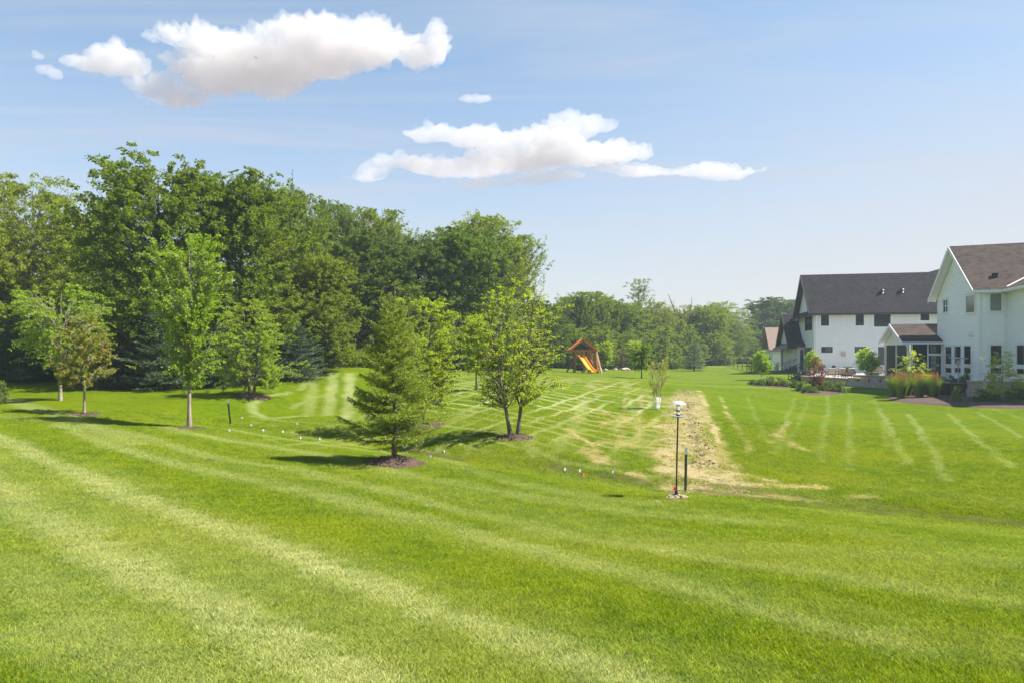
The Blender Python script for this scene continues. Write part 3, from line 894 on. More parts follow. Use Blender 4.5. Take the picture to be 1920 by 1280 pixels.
PROTO['bushy'] = deciduous(26, 6, .05, [(0, 2.2), (.3, 2.8), (.6, 2.4), (.85, 1.5), (1, .5)], L['forest'], M['bark'],
    150, 8, 36, .75, .16, .5, up=.6, outw=.7, rnd=.55, arch=.35, lobes=.4, lfreq=2, inner=.45, tr=.09, spread=.3)
PROTO['sparse'] = deciduous(27, 14, 4.0, [(0, 1.2), (.3, 2.0), (.6, 2.1), (.8, 1.6), (1, .6)], L['forest'], M['bark'],
    46, 6, 24, 1.2, .2, .5, up=1.0, outw=.6, rnd=.4, arch=.2, lobes=.7, lfreq=3, inner=.4, tr=.17, spread=.3, tw=2.5)
PROTO['spruced'] = conifer(31, 7, .1, 1.9, L['spruced'], M['barkdark'], 6, 20, .22, .13, .035, 34, .1, .14, .85, .22, 45, -8)
PROTO['spruceb'] = conifer(32, 6, .25, 1.6, L['spruceb'], M['barkdark'], 6, 18, .22, .13, .033, 34, .09, .05, .8, .25, 50, 5)
# the small planted trees
PROTO['elmwide'] = deciduous(41, 4.6, 1.5, [(0, .30), (.25, .85), (.5, 1.25), (.75, 1.45), (.92, 1.15), (1, .5)], L['elm'], M['barkpale'],
    66, 6, 46, .75, .085, .55, up=.75, outw=.85, rnd=.28, arch=.55, lobes=.35, lfreq=2.2, inner=.35, tr=.06, rise=1.3, spread=.16, tipc=.35)
PROTO['maple'] = deciduous(42, 3.4, 1.25, [(0, .62), (.15, .98), (.4, .85), (.65, .6), (.85, .34), (1, .10)], L['maple'], M['barkpale'],
    74, 5, 30, .40, .075, .7, up=.45, outw=.9, rnd=.42, arch=.12, lobes=.45, lfreq=2.6, inner=.35, tr=.043, rise=.7, spread=.2, tipc=.42)
PROTO['elmtall'] = deciduous(43, 6.2, 1.45, [(0, .10), (.12, .38), (.32, .62), (.6, .90), (.8, 1.02), (.93, .62), (1, .25)], L['elm'], M['barkpale'],
    92, 6, 38, .72, .095, .6, up=1.0, outw=.6, rnd=.32, arch=.35, lobes=.5, lfreq=2.6, inner=.3, tr=.066, rise=1.5, spread=.18, tipc=.3)
PROTO['clump'] = deciduous(44, 4.4, .55, [(0, .95), (.15, 1.5), (.4, 1.6), (.65, 1.15), (.85, .6), (1, .15)], L['birch'], M['bark'],
    110, 6, 40, .55, .075, .6, up=.35, outw=.95, rnd=.4, arch=.2, lobes=.4, lfreq=2.2, inner=.35, tr=.06, stems=((-.07, 0, -.3, .1), (.07, .03, .35, 0)), rise=.55, spread=.22, tipc=.3)
PROTO['birchback'] = deciduous(45, 4.6, .9, [(0, .7), (.2, 1.15), (.5, 1.35), (.75, 1.25), (.9, .9), (1, .3)], L['birch'], M['bark'],
    118, 6, 34, .55, .075, .62, up=.6, outw=.8, rnd=.42, arch=.3, lobes=.45, lfreq=2.3, inner=.35, tr=.06, stems=((-.05, 0, -.5, .1), (.06, .03, .45, 0)), rise=.9, spread=.2, tipc=.3)
PROTO['river'] = deciduous(46, 4.9, 1.1, [(0, .35), (.12, .85), (.35, 1.12), (.6, .98), (.8, .62), (.93, .32), (1, .12)], L['birch'], M['bark'],
    92, 6, 22, .5, .068, .62, up=.9, outw=.7, rnd=.42, arch=.35, lobes=.6, lfreq=3, inner=.3, tr=.05, stems=((-.08, 0, -.6, .1), (.08, .02, .4, -.1)), rise=1.3, spread=.2, tipc=.35)
PROTO['slim'] = deciduous(47, 3.6, 1.1, [(0, .3), (.3, .62), (.6, .6), (.85, .4), (1, .12)], L['birch'], M['barkdark'],
    55, 5, 24, .45, .11, .6, up=.6, outw=.7, rnd=.45, arch=.3, lobes=.5, lfreq=2.5, inner=.3, tr=.045, spread=.2)
PROTO['whip'] = deciduous(48, 3.0, .75, [(0, .22), (.4, .45), (.75, .55), (1, .3)], L['yellow'], M['barkpale'],
    30, 4, 9, .45, .085, .6, up=1.2, outw=.5, rnd=.3, arch=.15, lobes=.5, lfreq=2.5, inner=.3, tr=.026, stems=((-.12, 0, -.28, .05), (0, .06, .02, .1), (.12, 0, .28, -.05), (.03, -.06, .12, -.12)), rise=1.6, spread=.15)
PROTO['lollipop'] = deciduous(49, 3.0, .95, [(0, .35), (.25, .8), (.5, .82), (.75, .55), (1, .12)], L['elm'], M['barkpale'],
    75, 5, 22, .4, .12, .65, up=.6, outw=.8, rnd=.45, arch=.2, lobes=.3, lfreq=2, inner=.3, tr=.04, spread=.22)
PROTO['airy'] = deciduous(50, 3.0, .7, [(0, .5), (.25, 1.1), (.5, 1.15), (.75, .8), (1, .25)], L['yellow'], M['barkpale'],
    52, 4, 16, .40, .085, .6, up=.15, outw=1.0, rnd=.4, arch=.15, lobes=.6, lfreq=2.6, inner=.4, tr=.035, rise=.35, spread=.2)
PROTO['purple'] = deciduous(51, 3.0, .25, [(0, .5), (.3, .75), (.6, .8), (.85, .5), (1, .2)], L['purple'], M['bark'],
    62, 5, 20, .4, .09, .65, up=.7, outw=.7, rnd=.5, arch=.2, lobes=.5, lfreq=2.5, inner=.3, tr=.04, spread=.25)
PROTO['shrub'] = deciduous(52, 1.0, .03, [(0, .55), (.3, .72), (.6, .62), (.85, .4), (1, .15)], L['shrub'], M['bark'],
    60, 5, 16, .26, .085, .6, up=.7, outw=.6, rnd=.5, arch=.25, lobes=.3, lfreq=2.2, inner=.4, tr=.02, spread=.3, tipc=.4)
PROTO['fir'] = conifer(61, 4.35, .62, 1.28, L['spruce'], M['barkspruce'], 6, 20, .085, .058, .0135, 135, .070, .05, .98, .27, 50, 2, .42, .13)
# ------------------------------------------------------------------ woodland
FG = 'tall trees of the woodland edge'
W_ = [  # name, proto, px, dist, top, width, rot, colour, label
 ('broadleaf_tree','loose',60,46,318,290,.3,(1,1,1),'pale airy tree at the far left of the woodland, left of the tallest tree'),
 ('broadleaf_tree','loose',-90,43,335,230,2.1,(.9,.95,.9),'airy tree cut by the left edge of the picture'),
 ('broadleaf_tree','ash',298,39.5,288,300,0,(.95,.98,.95),'tallest broad tree of the woodland with tufted crown'),
 ('broadleaf_tree','round',175,52,395,240,1.0,(.95,1,.9),'shaded tree between the pale airy tree and the tallest tree'),
 ('broadleaf_tree','ash2',452,41.5,312,235,1.2,(1,1.02,.95),'second tallest tree, tufted, directly right of the tallest one'),
 ('broadleaf_tree','ash',535,50,352,170,2.5,(1.1,1.1,1),'tufted tree on the right shoulder of the two tallest trees'),
 ('broadleaf_tree','ash2',600,46,474,150,3.6,(1.2,1.15,1),'lighter green tree leaning out of the woodland above the pine'),
 ('broadleaf_tree','plume',622,72,374,130,.5,(.95,1,.95),'narrow plumed tree at the left of the dip in the woodland skyline'),
 ('broadleaf_tree','plume',708,70,388,150,2.2,(1.2,1.15,1.05),'pale plumed tree with a rounded top in mid skyline'),
 ('broadleaf_tree','round',680,60,428,200,.9,(1.1,1.1,1.1),'dark round tree under the pale plumed tree'),
 ('broadleaf_tree','round',785,60,440,200,2.8,(1.0,1.05,1.1),'dark round maple above the spruce with the mulch ring'),
 ('broadleaf_tree','round',868,62,418,210,4.1,(1.25,1.3,1.1),'broad dense maple with a domed crown, left of the arching tree'),
 ('broadleaf_tree','plume',905,74,402,210,4.4,(1.25,1.2,1.15),'arching plumed tree at the right end of the tall woodland'),
 ('broadleaf_tree','plume',962,78,438,120,5.5,(1.3,1.25,1.2),'drooping right-hand tree where the tall woodland drops to the sky'),
 ('broadleaf_tree','bushy',735,56,520,170,.4,(.9,.95,.95),'low bushy tree under the dark round maple'),
 ('broadleaf_tree','bushy',845,60,545,160,1.7,(1,1.05,1),'low bushy tree behind the back birch'),
 ('broadleaf_tree','bushy',925,66,555,150,2.9,(1.05,1.1,1),'low bushy tree behind the twin-stemmed birch'),
 ('broadleaf_tree','round',1000,80,562,120,2.0,(1.1,1.1,1.1),'dark tree just right of the twin-stemmed birch top'),
 ('broadleaf_tree','bushy',665,58,600,90,3.9,(.9,1,.9),'bushy sapling beside the pine at the woodland foot'),
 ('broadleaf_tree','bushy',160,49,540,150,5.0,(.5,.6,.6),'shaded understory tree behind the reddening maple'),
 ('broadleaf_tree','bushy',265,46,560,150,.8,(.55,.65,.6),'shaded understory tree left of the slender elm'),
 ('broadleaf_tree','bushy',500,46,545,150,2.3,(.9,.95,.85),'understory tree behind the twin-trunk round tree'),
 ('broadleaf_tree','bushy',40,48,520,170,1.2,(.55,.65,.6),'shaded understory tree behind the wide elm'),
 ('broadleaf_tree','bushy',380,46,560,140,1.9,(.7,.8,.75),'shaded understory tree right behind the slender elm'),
 # the farther row, to the right
 ('broadleaf_tree','round',1040,96,572,90,.7,(1.1,1.1,1.1),'rounded tree above the swing set, left end of the far row'),
 ('broadleaf_tree','plume',1070,102,556,95,1.5,(1.1,1.1,1.1),'plumed tree above the swing set roof'),
 ('broadleaf_tree','plume',1108,100,546,110,3.0,(1.15,1.15,1.1),'tallest plumed tree above the swing set'),
 ('broadleaf_tree','round',1145,104,556,100,4.4,(1.2,1.2,1.15),'rounded tree between the swing set and the tall thin tree'),
 ('broadleaf_tree','ash2',1175,110,566,110,2.0,(1.3,1.25,1.2),'pale tree in front of the tall thin tree'),
 ('broadleaf_tree','sparse',1197,122,524,72,1.0,(1.1,1.1,1.15),'tall thin tree with a sparse crown rising from the far row'),
 ('broadleaf_tree','loose',1230,122,566,90,2.0,(1.0,1.0,1.1),'loose pale tree left of the bare snag'),
 ('broadleaf_tree','ash2',1256,128,580,80,3.7,(1.1,1.1,1.1),'rounded tree at the foot of the bare snag'),
 ('broadleaf_tree','sparse',1294,132,572,50,5.1,(1.1,1.1,1.1),'half-dead sparse tree just right of the bare snag'),
 ('broadleaf_tree','ash',1322,128,572,100,4.2,(1.35,1.3,1.15),'broad light tree right of the bare snag'),
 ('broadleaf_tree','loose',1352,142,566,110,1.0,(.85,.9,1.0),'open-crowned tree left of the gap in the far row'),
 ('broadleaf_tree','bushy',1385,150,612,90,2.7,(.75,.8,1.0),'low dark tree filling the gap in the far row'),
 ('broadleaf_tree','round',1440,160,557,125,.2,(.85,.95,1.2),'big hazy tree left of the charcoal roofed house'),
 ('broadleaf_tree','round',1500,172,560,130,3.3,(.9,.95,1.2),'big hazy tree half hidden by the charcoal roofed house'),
 ('broadleaf_tree','bushy',1072,94,608,80,.9,(1.15,1.2,1),'young bushy tree behind the left of the swing set'),
 ('broadleaf_tree','bushy',1128,92,612,75,2.4,(1.25,1.25,1.1),'young bushy tree behind the right of the swing set'),
 ('broadleaf_tree','bushy',1165,98,622,80,5.6,(1.0,1.05,1.05),'bushy tree behind the purple tree'),
 ('broadleaf_tree','bushy',1208,104,622,80,3.1,(1.1,1.1,1.1),'bushy tree behind the dark young tree'),
 ('broadleaf_tree','bushy',1240,106,612,75,4.9,(1.25,1.25,1.15),'bushy tree behind the white-guarded whips'),
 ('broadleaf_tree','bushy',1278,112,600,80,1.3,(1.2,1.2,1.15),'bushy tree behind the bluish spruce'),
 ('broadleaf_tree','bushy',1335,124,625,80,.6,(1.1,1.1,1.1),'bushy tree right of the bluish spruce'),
]
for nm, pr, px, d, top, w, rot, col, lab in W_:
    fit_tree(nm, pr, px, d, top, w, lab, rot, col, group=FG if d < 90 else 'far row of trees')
# conifers at the woodland foot
CF = [
 ('spruce_tree','spruced',12,37.5,598,100,.1,(1,1,1),'dark spruce nearest the left edge of the picture'),
 ('spruce_tree','spruced',58,39,590,95,1.2,(.9,.95,.95),'dark spruce second from the left edge'),
 ('spruce_tree','spruced',98,40,602,90,2.2,(.95,1,1),'dark spruce behind the trunk of the wide elm'),
 ('spruce_tree','spruced',222,37.5,592,120,3.3,(1.1,1.1,1),'dark spruce between the reddening maple and the slender elm'),
 ('spruce_tree','spruceb',300,36.5,575,120,.7,(.72,.78,.62),'spruce with drooping boughs just left of the slender elm'),
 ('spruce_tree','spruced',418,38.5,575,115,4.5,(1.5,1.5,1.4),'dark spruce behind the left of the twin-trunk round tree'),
 ('spruce_tree','spruced',558,None,610,100,5.4,(1.5,1.5,1.5),'dense dark spruce right of the twin-trunk round tree'),
 ('pine_tree','spruceb',615,None,606,80,1.9,(.8,.78,.6),'small brownish pine at the woodland foot'),
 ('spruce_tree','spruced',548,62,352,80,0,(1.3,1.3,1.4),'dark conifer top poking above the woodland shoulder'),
 ('spruce_tree','spruceb',1302,None,641,48,2.5,(1.15,1.15,1.1),'pale bluish spruce alone on the far lawn'),
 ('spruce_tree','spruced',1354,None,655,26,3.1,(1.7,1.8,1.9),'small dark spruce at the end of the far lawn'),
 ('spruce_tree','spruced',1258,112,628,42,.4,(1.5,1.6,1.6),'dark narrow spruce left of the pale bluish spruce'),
 ('spruce_tree','spruced',1226,108,640,36,.9,(1.4,1.5,1.5),'small dark spruce behind the dark young tree'),
]
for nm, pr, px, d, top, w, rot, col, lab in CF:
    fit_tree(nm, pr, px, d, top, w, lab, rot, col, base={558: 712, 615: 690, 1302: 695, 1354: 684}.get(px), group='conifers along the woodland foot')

# bare snag
x, y, z = at(1275, 124)
sg = thing('dead_tree', 'bare grey snag with two leaning stems above the far row', 'dead tree', (x, y, z))
s_h = CAMZ - (552 - CY) / F * 124 - z
V, Q = tubes([(np.array([(.2, 0, -.2), (0, 0, s_h * .5), (-.9, 0, s_h * .75), (-1.5, .1, s_h * .88), (-2.1, .1, s_h)]), np.array([.3, .2, .15, .1, .04])),
              (np.array([(-.6, 0, s_h * .68), (-.1, 0, s_h * .76), (.0, 0, s_h * .82)]), np.array([.09, .06, .03])),
              (np.array([(.1, 0, s_h * .35), (1.2, .1, s_h * .62), (2.0, .1, s_h * .8), (2.2, .1, s_h * .96)]), np.array([.16, .11, .07, .03])),
              (np.array([(1.9, 0, s_h * .76), (1.6, 0, s_h * .86)]), np.array([.06, .02])), (np.array([(-1.2, 0, s_h * .81), (-1.0, .2, s_h * .92)]), np.array([.05, .02]))], 7)
link('trunk', np_mesh('trunk', V, Q, M['bark'], True), sg)

# undergrowth that closes the woodland below the crowns: too dense to count
rng = np.random.default_rng(77)
EDGE = [(-160,48),(0,46),(120,46),(250,47),(380,48),(470,48),(560,51),(640,57),(720,62),(800,68),(880,73),(960,80),(1030,92),(1090,98),(1160,106),(1240,116),(1310,126),(1370,142)]
def thicket(name, label, edge, h0, h1, depth, n, leaf, mat, seed, dfwd=0):
    rng = np.random.default_rng(seed)
    e = np.array([((px - CX) / F * d, d) for px, d in edge])
    seg = np.linalg.norm(np.diff(e, axis=0), axis=1); cum = np.concatenate([[0], seg.cumsum()])
    u = rng.random(n) * cum[-1]
    x = np.interp(u, cum, e[:, 0]); y = np.interp(u, cum, e[:, 1]) + dfwd + rng.random(n) * depth
    hh = h0 + (h1 - h0) * fbm(x, y, .22, 3)
    per = 26
    zz = gz(x, y)
    cz = zz + hh * np.sqrt(rng.random(n))
    S0 = np.stack([x, y, cz], -1)
    D = unit(rng.normal(0, .6, (n, 3)) + np.array([.1, -.45, .6])) * rng.uniform(.5, 1.1, n)[:, None]
    so = np.repeat(np.arange(n), per); s = rng.random(n * per)
    P = S0[so] + D[so] * s[:, None] - np.array([0, 0, .25]) * (s * s)[:, None]
    ax = unit(D[so] * .6 + rng.normal(0, .6, (n * per, 3)))
    cm = leaves_mesh(name, P, ax, leaf * rng.uniform(.7, 1.2, n * per), leaf * .55 * rng.uniform(.7, 1.2, n * per), rng, mat, np.clip(rng.random(n * per) * .6 + .35 * s, 0, 1))
    o = link(name, cm); o['kind'] = 'stuff'; o['label'] = label
    return o
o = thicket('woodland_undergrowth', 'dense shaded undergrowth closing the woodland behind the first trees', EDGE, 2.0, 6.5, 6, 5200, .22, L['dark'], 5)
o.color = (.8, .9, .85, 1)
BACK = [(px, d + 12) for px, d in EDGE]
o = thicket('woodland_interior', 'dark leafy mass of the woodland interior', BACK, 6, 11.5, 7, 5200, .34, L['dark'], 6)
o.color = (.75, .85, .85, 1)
FARW = [(1000,112),(1100,120),(1200,134),(1300,146),(1380,170),(1450,190),(1560,200)]
o = thicket('far_woodland', 'hazy mass of far woodland behind the far row of trees', FARW, 5, 12, 8, 3000, .5, L['dark'], 8)
o = thicket('woodland_weeds', 'tall yellow-green weeds at the woodland foot beside the pine', [(618,49.5),(640,49.5),(665,50),(700,51)], .4, 1.3, 1.4, 420, .10, L['light'], 9)
o.color = (1.1, 1.1, .8, 1)

# ------------------------------------------------------------------ planted trees of the lawn
PG = 'young trees planted on the lawn'
def mulch(px, py, rad, h, label, seed=0, sy=1.0):
    x, y = gp(px, py)
    z = G(x, y)
    rng = np.random.default_rng(seed)
    n, k = 16, 44
    V = []
    for i in range(n + 1):
        f = i / n
        for j in range(k):
            a = 2 * PI * j / k
            rr_ = rad * f * (1 + .10 * noise_v(math.cos(a) * 2 + seed, math.sin(a) * 2, 0))
            X = x + rr_ * math.cos(a); Y = y + rr_ * sy * math.sin(a)
            V.append((X - x, Y - y, G(X, Y) - z + h * (1 - f ** 1.7) * (1 + .2 * noise_v(X * 5, Y * 5, seed)) + .018 * rng.random() * (1 if i < n else 0) - (.03 if i == n else 0)))
    V = np.array(V)
    Fq = [[i * k + j, (i + 1) * k + j, (i + 1) * k + (j + 1) % k, i * k + (j + 1) % k] for i in range(n) for j in range(k)]
    o = link('mulch_ring', np_mesh('mulch_ring', V, Fq, M['mulch'], False)); o.location = (x, y, z)
    tag(o, label, 'mulch', 'mulch rings round the planted trees')
    # loose chips on top
    m_ = int(260 * rad)
    rr_ = rad * np.sqrt(rng.random(m_)) * 1.06; a = rng.uniform(0, 2 * PI, m_)
    X = x + rr_ * np.cos(a); Y = y + rr_ * sy * np.sin(a)
    Zc = gz(X, Y) + (fbm(X, Y, .5, 3) - .5) * .06 - z + h * np.clip(1 - (rr_ / rad) ** 1.7, 0, 1) + .02
    ax = unit(np.stack([rng.normal(size=m_), rng.normal(size=m_), rng.normal(0, .3, m_)], -1))
    cm = leaves_mesh('wood_chips', np.stack([X - x, Y - y, Zc], -1), ax, rng.uniform(.05, .11, m_), rng.uniform(.015, .035, m_), rng, M['mulch'], np.zeros(m_), 2.0)
    c = link('wood_chips', cm, o); c['kind'] = 'stuff'
    return o

def planted(name, key, px, base, top, width, label, rot=0, col=(1, 1, 1), mul=None, sink=.03):
    t = fit_tree(name, key, px, None, top, width, label, rot, col, base=base, group=PG)
    return t
planted('elm_tree','elmwide',113,751,535,148,'wide vase-shaped elm with arching twigs at the left of the lawn', .4)
planted('maple_tree','maple',158,776,590,104,'small maple turning red at its twig tips', 1.1)
planted('elm_tree','elmtall',355,802,437,132,'tall slender elm with bare pale trunk on the near slope', 2.2)
planted('birch_tree','clump',472,741,563,140,'round twin-trunk birch in front of the dark spruces', .2, (.86, .92, .95))
planted('spruce_tree','fir',741,866,566,158,'bright green young spruce standing on a mulch mound in mid lawn', .5)
planted('birch_tree','birchback',790,797,560,155,'leaning multi-stem birch behind the bright spruce', 1.0)
planted('birch_tree','river',964,818,530,178,'tall twin-stemmed birch with a mulch ring right of the bright spruce', .15)
planted('pear_tree','slim',893,731,590,56,'slim young tree on a dark stem between the two birches', .6)
planted('young_tree','slim',1203,709,643,40,'dark young tree on a thin stem right of the swing set', 1.6, (.50, .62, .60))
planted('young_tree','slim',1133,696,640,34,'light young tree beside the right leg of the swing set', 2.6, (.95, 1, .95))
planted('young_tree','slim',1190,694,638,36,'pale green young tree left of the dark young tree', 3.9, (1.1, 1.1, 1))
planted('purple_tree','purple',1162,692,652,26,'purple-leaved small tree on the far bed', .3)
planted('weeping_tree','airy',1409,698,672,20,'thin weeping sapling near the black wire fence', 2.0, (1.2, 1.1, .9))
wt = planted('young_tree','lollipop',1428,712,656,34,'bright round sapling with a white trunk guard left of the low shrubs', .8, (1.15, 1.2, .8))
mulch(158, 777, .62, .05, 'flat mulch ring under the reddening maple', 1)
mulch(355, 803, .62, .05, 'flat mulch ring under the tall slender elm', 2)
mulch(472, 742, .95, .10, 'dark mulch ring under the round twin-trunk birch', 3)
mulch(741, 868, .78, .20, 'raised mulch mound under the bright young spruce', 4)
mulch(795, 799, .85, .12, 'mulch ring under the leaning birch behind the spruce', 5)
mulch(966, 820, .68, .10, 'reddish mulch ring under the tall twin-stemmed birch', 6)
# whips with white guards
cl = planted('young_tree','whip',1232,767,664,40,'cluster of thin whips in white trunk guards beside the dry strip', .0)
for (bx, by, lx, ly) in ((-.12, 0, -.28, .05), (0, .06, .02, .1), (.12, 0, .28, -.05), (.03, -.06, .12, -.12)):
    b = MB()
    b.tube([(bx, by, .0), (bx + lx * .12, by + ly * .12, .36), (bx + lx * .22, by + ly * .22, .66)], .030, 10)
    b.build('trunk_guard', M['guard'], cl, True, local=True)
g_ = MB(); g_.tube([(0, 0, 0), (0, 0, .75)], .05, 10); g_.build('trunk_guard', M['guard'], wt, True, local=True)

# undergrowth at the far bed: boulders, a yellow shrub, hedge
rng = np.random.default_rng(3)
ROCKS = [(1106,691,.55),(1124,692,.5),(1143,691,.7),(1154,693,.45),(1166,693,.55),(1173,694,.8),(1181,692,.5),(1136,693,.4),(1400,678,.9),(1412,678,1.1),(1424,679,.8),(1436,679,1.0),(1344,681,.9),(1334,682,.7),(1392,679,.7)]
for i, (px, py, s) in enumerate(ROCKS):
    x, y = gp(px, py)
    k = 12; V = []; 
    import bmesh
    bm = bmesh.new(); bmesh.ops.create_icosphere(bm, subdivisions=3, radius=1)
    for v in bm.verts:
        q = v.co * (1 + .28 * noise_v(v.co.x * 1.3 + i * 5, v.co.y * 1.3, v.co.z * 1.3) + .08 * noise_v(v.co.x * 4, v.co.y * 4 + i, v.co.z * 4))
        v.co = Vector((q.x * s * .6, q.y * s * .45, q.z * s * .32 + s * .12))
    me = bpy.data.meshes.new('boulder'); bm.to_mesh(me); bm.free(); me.materials.append(M['palerock'])
    o = link('boulder', me); o.location = (x, y, G(x, y))
    side = ('pale boulder on the far bed under the purple tree', 'pale boulder on the distant bed right of the small dark spruce')[px > 1300]
    tag(o, side, 'boulder', ('boulders on the far bed by the swing set', 'boulders on the distant bed')[px > 1300])

def shrub(px, py, w, top, label, col=(1, 1, 1), rot=0, key='shrub', d=None, z=None, name='shrub', group=None, cat='shrub'):
    if d is None:
        x, y = gp(px, py)
    else:
        x, y = (px - CX) / F * d, d
    z = G(x, y) if z is None else z
    if key not in EXT:
        EXT[key] = meshtop(PROTO[key][1])[:2]
    h, w0 = EXT[key]
    H = CAMZ - (top - CY) / F * y - z
    return put_tree(name, PROTO[key], (x, y, z - .02), label, cat, group, w / F * y / 2 / w0, H / h, rot, col)
shrub(1174, 693, 16, 683, 'yellow-green shrub among the boulders by the purple tree', (1.6, 1.3, .6), 1)
shrub(657, 683, 44, 656, 'yellowish shrub at the woodland foot right of the pine', (1.25, 1.15, .6), 2)
shrub(2, 757, 22, 712, 'leafy plant at the left edge of the picture', (1.2, 1.2, .8), .5)
o = link('boulder', bpy.data.objects['boulder'].data); xy = gp(2, 757); o.location = (xy[0] - .05, xy[1] - .4, G(*xy) - .02); o.scale = (.45, .45, .45); tag(o, 'single grey rock under the leafy plant at the left edge', 'rock')
HED = [(px, 190) for px in (1385, 1470)]
o = thicket('distant_hedge', 'dark clipped hedge at the far end of the lawn', [(1385,186),(1475,186)], 1.2, 2.2, 1.5, 600, .3, L['dark'], 12)
# ------------------------------------------------------------------ houses
class Wall:
    """vertical wall: origin, unit direction along it, outward normal"""
    def __init__(s, o, d, n):
        s.o = np.array(o, float); s.d = np.array(d, float); s.n = np.array(n, float)
    def p(s, a, z, out=0.0):
        q = s.o + s.d * a + s.n * out
        return (q[0], q[1], z)
    def px(s, px, py):
        r = (px - CX) / F
        a = (r * s.o[1] - s.o[0]) / (s.d[0] - r * s.d[1])
        y = s.o[1] + s.d[1] * a
        return a, CAMZ - (py - CY) / F * y
    def rect(s, b):
        """photo box x0,x1,y0,y1 -> a0,a1,z0,z1 on the wall"""
        xm = (b[0] + b[1]) / 2; ym = (b[2] + b[3]) / 2
        a0 = s.px(b[0], ym)[0]; a1 = s.px(b[1], ym)[0]
        return min(a0, a1), max(a0, a1), s.px(xm, b[3])[1], s.px(xm, b[2])[1]
    def box(s, mb, a0, a1, z0, z1, o0, o1):
        return mb.hexa([s.p(a0, z0, o0), s.p(a1, z0, o0), s.p(a1, z0, o1), s.p(a0, z0, o1), s.p(a0, z1, o0), s.p(a1, z1, o0), s.p(a1, z1, o1), s.p(a0, z1, o1)])
    def siding(s, mb, z0, z1, lim, rev=.19, lap=.018, gap=.018):
        z = z0
        while z < z1 - 1e-4:
            zt = min(z + rev, z1)
            l0, r0 = lim(z); l1, r1 = lim(zt); lg, rg = lim(min(z + gap, zt))
            if r1 - l1 < .02: l1 = r1 = (l0 + r0) / 2
            if r0 - l0 > .02:
                mb.poly(s.p(l0, z, -.03), s.p(r0, z, -.03), s.p(r1, zt, -.03), s.p(l1, zt, -.03))
                if rg - lg > .02 and zt - z > gap:
                    mb.poly(s.p(lg, z + gap, lap), s.p(rg, z + gap, lap), s.p(r1, zt, 0), s.p(l1, zt, 0))
                    mb.poly(s.p(lg, z + gap, lap), s.p(lg, z + gap, -.03), s.p(rg, z + gap, -.03), s.p(rg, z + gap, lap))
                    mb.poly(s.p(l1, zt, 0), s.p(r1, zt, 0), s.p(r1, zt, -.03), s.p(l1, zt, -.03))
            z = zt
def window(wall, root, box, glass, frame, fw=.07, mull=(), trim=None, tw=.10, name='window', out=.03):
    a0, a1, z0, z1 = wall.rect(box) if len(box) == 4 else box[:4]
    mb = MB()
    for q in ((a0, a1, z1 - fw, z1), (a0, a1, z0, z0 + fw), (a0, a0 + fw, z0 + fw, z1 - fw), (a1 - fw, a1, z0 + fw, z1 - fw)):
        wall.box(mb, q[0], q[1], q[2], q[3], 0, out + .03)
    for kind, f in mull:
        if kind == 'v':
            a = a0 + (a1 - a0) * f; wall.box(mb, a - fw * .4, a + fw * .4, z0 + fw, z1 - fw, 0, out + .02)
        else:
            z = z0 + (z1 - z0) * f; wall.box(mb, a0 + fw, a1 - fw, z - fw * .35, z + fw * .35, 0, out + .022)
    w = mb.build(name, frame, root)
    g = MB(); wall.box(g, a0 + fw, a1 - fw, z0 + fw, z1 - fw, 0, out); g.build('pane', glass, w)
    if trim is not None:
        t = MB()
        wall.box(t, a0 - tw, a1 + tw, z1 + .002, z1 + tw, 0, out + .045); wall.box(t, a0 - tw, a1 + tw, z0 - tw * .8, z0 - .002, 0, out + .05)
        wall.box(t, a0 - tw, a0 - .002, z0, z1, 0, out + .043); wall.box(t, a1 + .002, a1 + tw, z0, z1, 0, out + .043)
        t.build('window_trim', trim, w)
    return w

# ---- the near white house at the right edge
u1 = np.array([.275, .961]); v1 = np.array([.961, -.275]); Cn = np.array([31.55, 46.0])
h1 = thing('white_house', 'white clapboard house with brown shingle gable at the right edge', 'house', (33, 48, 0), group='white houses beyond the lawn')
gw = 8.84; ze = 6.42; apex = 9.72; base = -.35
Wg = Wall(Cn, u1, -v1); Ws = Wall(Cn, v1, -u1); En = Cn + v1 * 1.55; Ww = Wall(En, -u1, -v1)
mb = MB()
Wg.siding(mb, base, apex, lambda z: (0, gw) if z < ze else (gw / 2 * (z - ze) / (apex - ze), gw - gw / 2 * (z - ze) / (apex - ze)))
Ws.siding(mb, base, ze, lambda z: (0, 1.55)); Ww.siding(mb, base, ze, lambda z: (0, 7.0))
# rear and far sides close the body
B1 = Cn + u1 * gw; Bf = B1 + v1 * 14; Bw = En - u1 * 7; Br = Bw + v1 * 9
for a, b in ((B1, Bf), (Bf, Br), (Bw, Br)):
    mb.poly((a[0], a[1], base), (b[0], b[1], base), (b[0], b[1], ze), (a[0], a[1], ze))
mb.build('wall', M['siding'], h1)
for wl, a0, a1 in ((Wg, 0, .13), (Wg, gw - .13, gw), (Ws, 0.0, .13), (Ws, 1.42, 1.55), (Ww, .0, .12)):
    mb = MB(); wl.box(mb, a0, a1, base, ze - .02, 0, .034); mb.build('corner_board', M['white'], h1)
p_ = (apex - ze) / (gw / 2)
def R1(a, b, z):                # a along u1, b along v1 from the near corner
    q = Cn + u1 * a + v1 * b
    return (q[0], q[1], z)
oh, og = .42, .55; th_ = .16
zr = apex + .22
ed = zr - p_ * (gw / 2 + oh)
q = .48
k = (zr - ed) / q
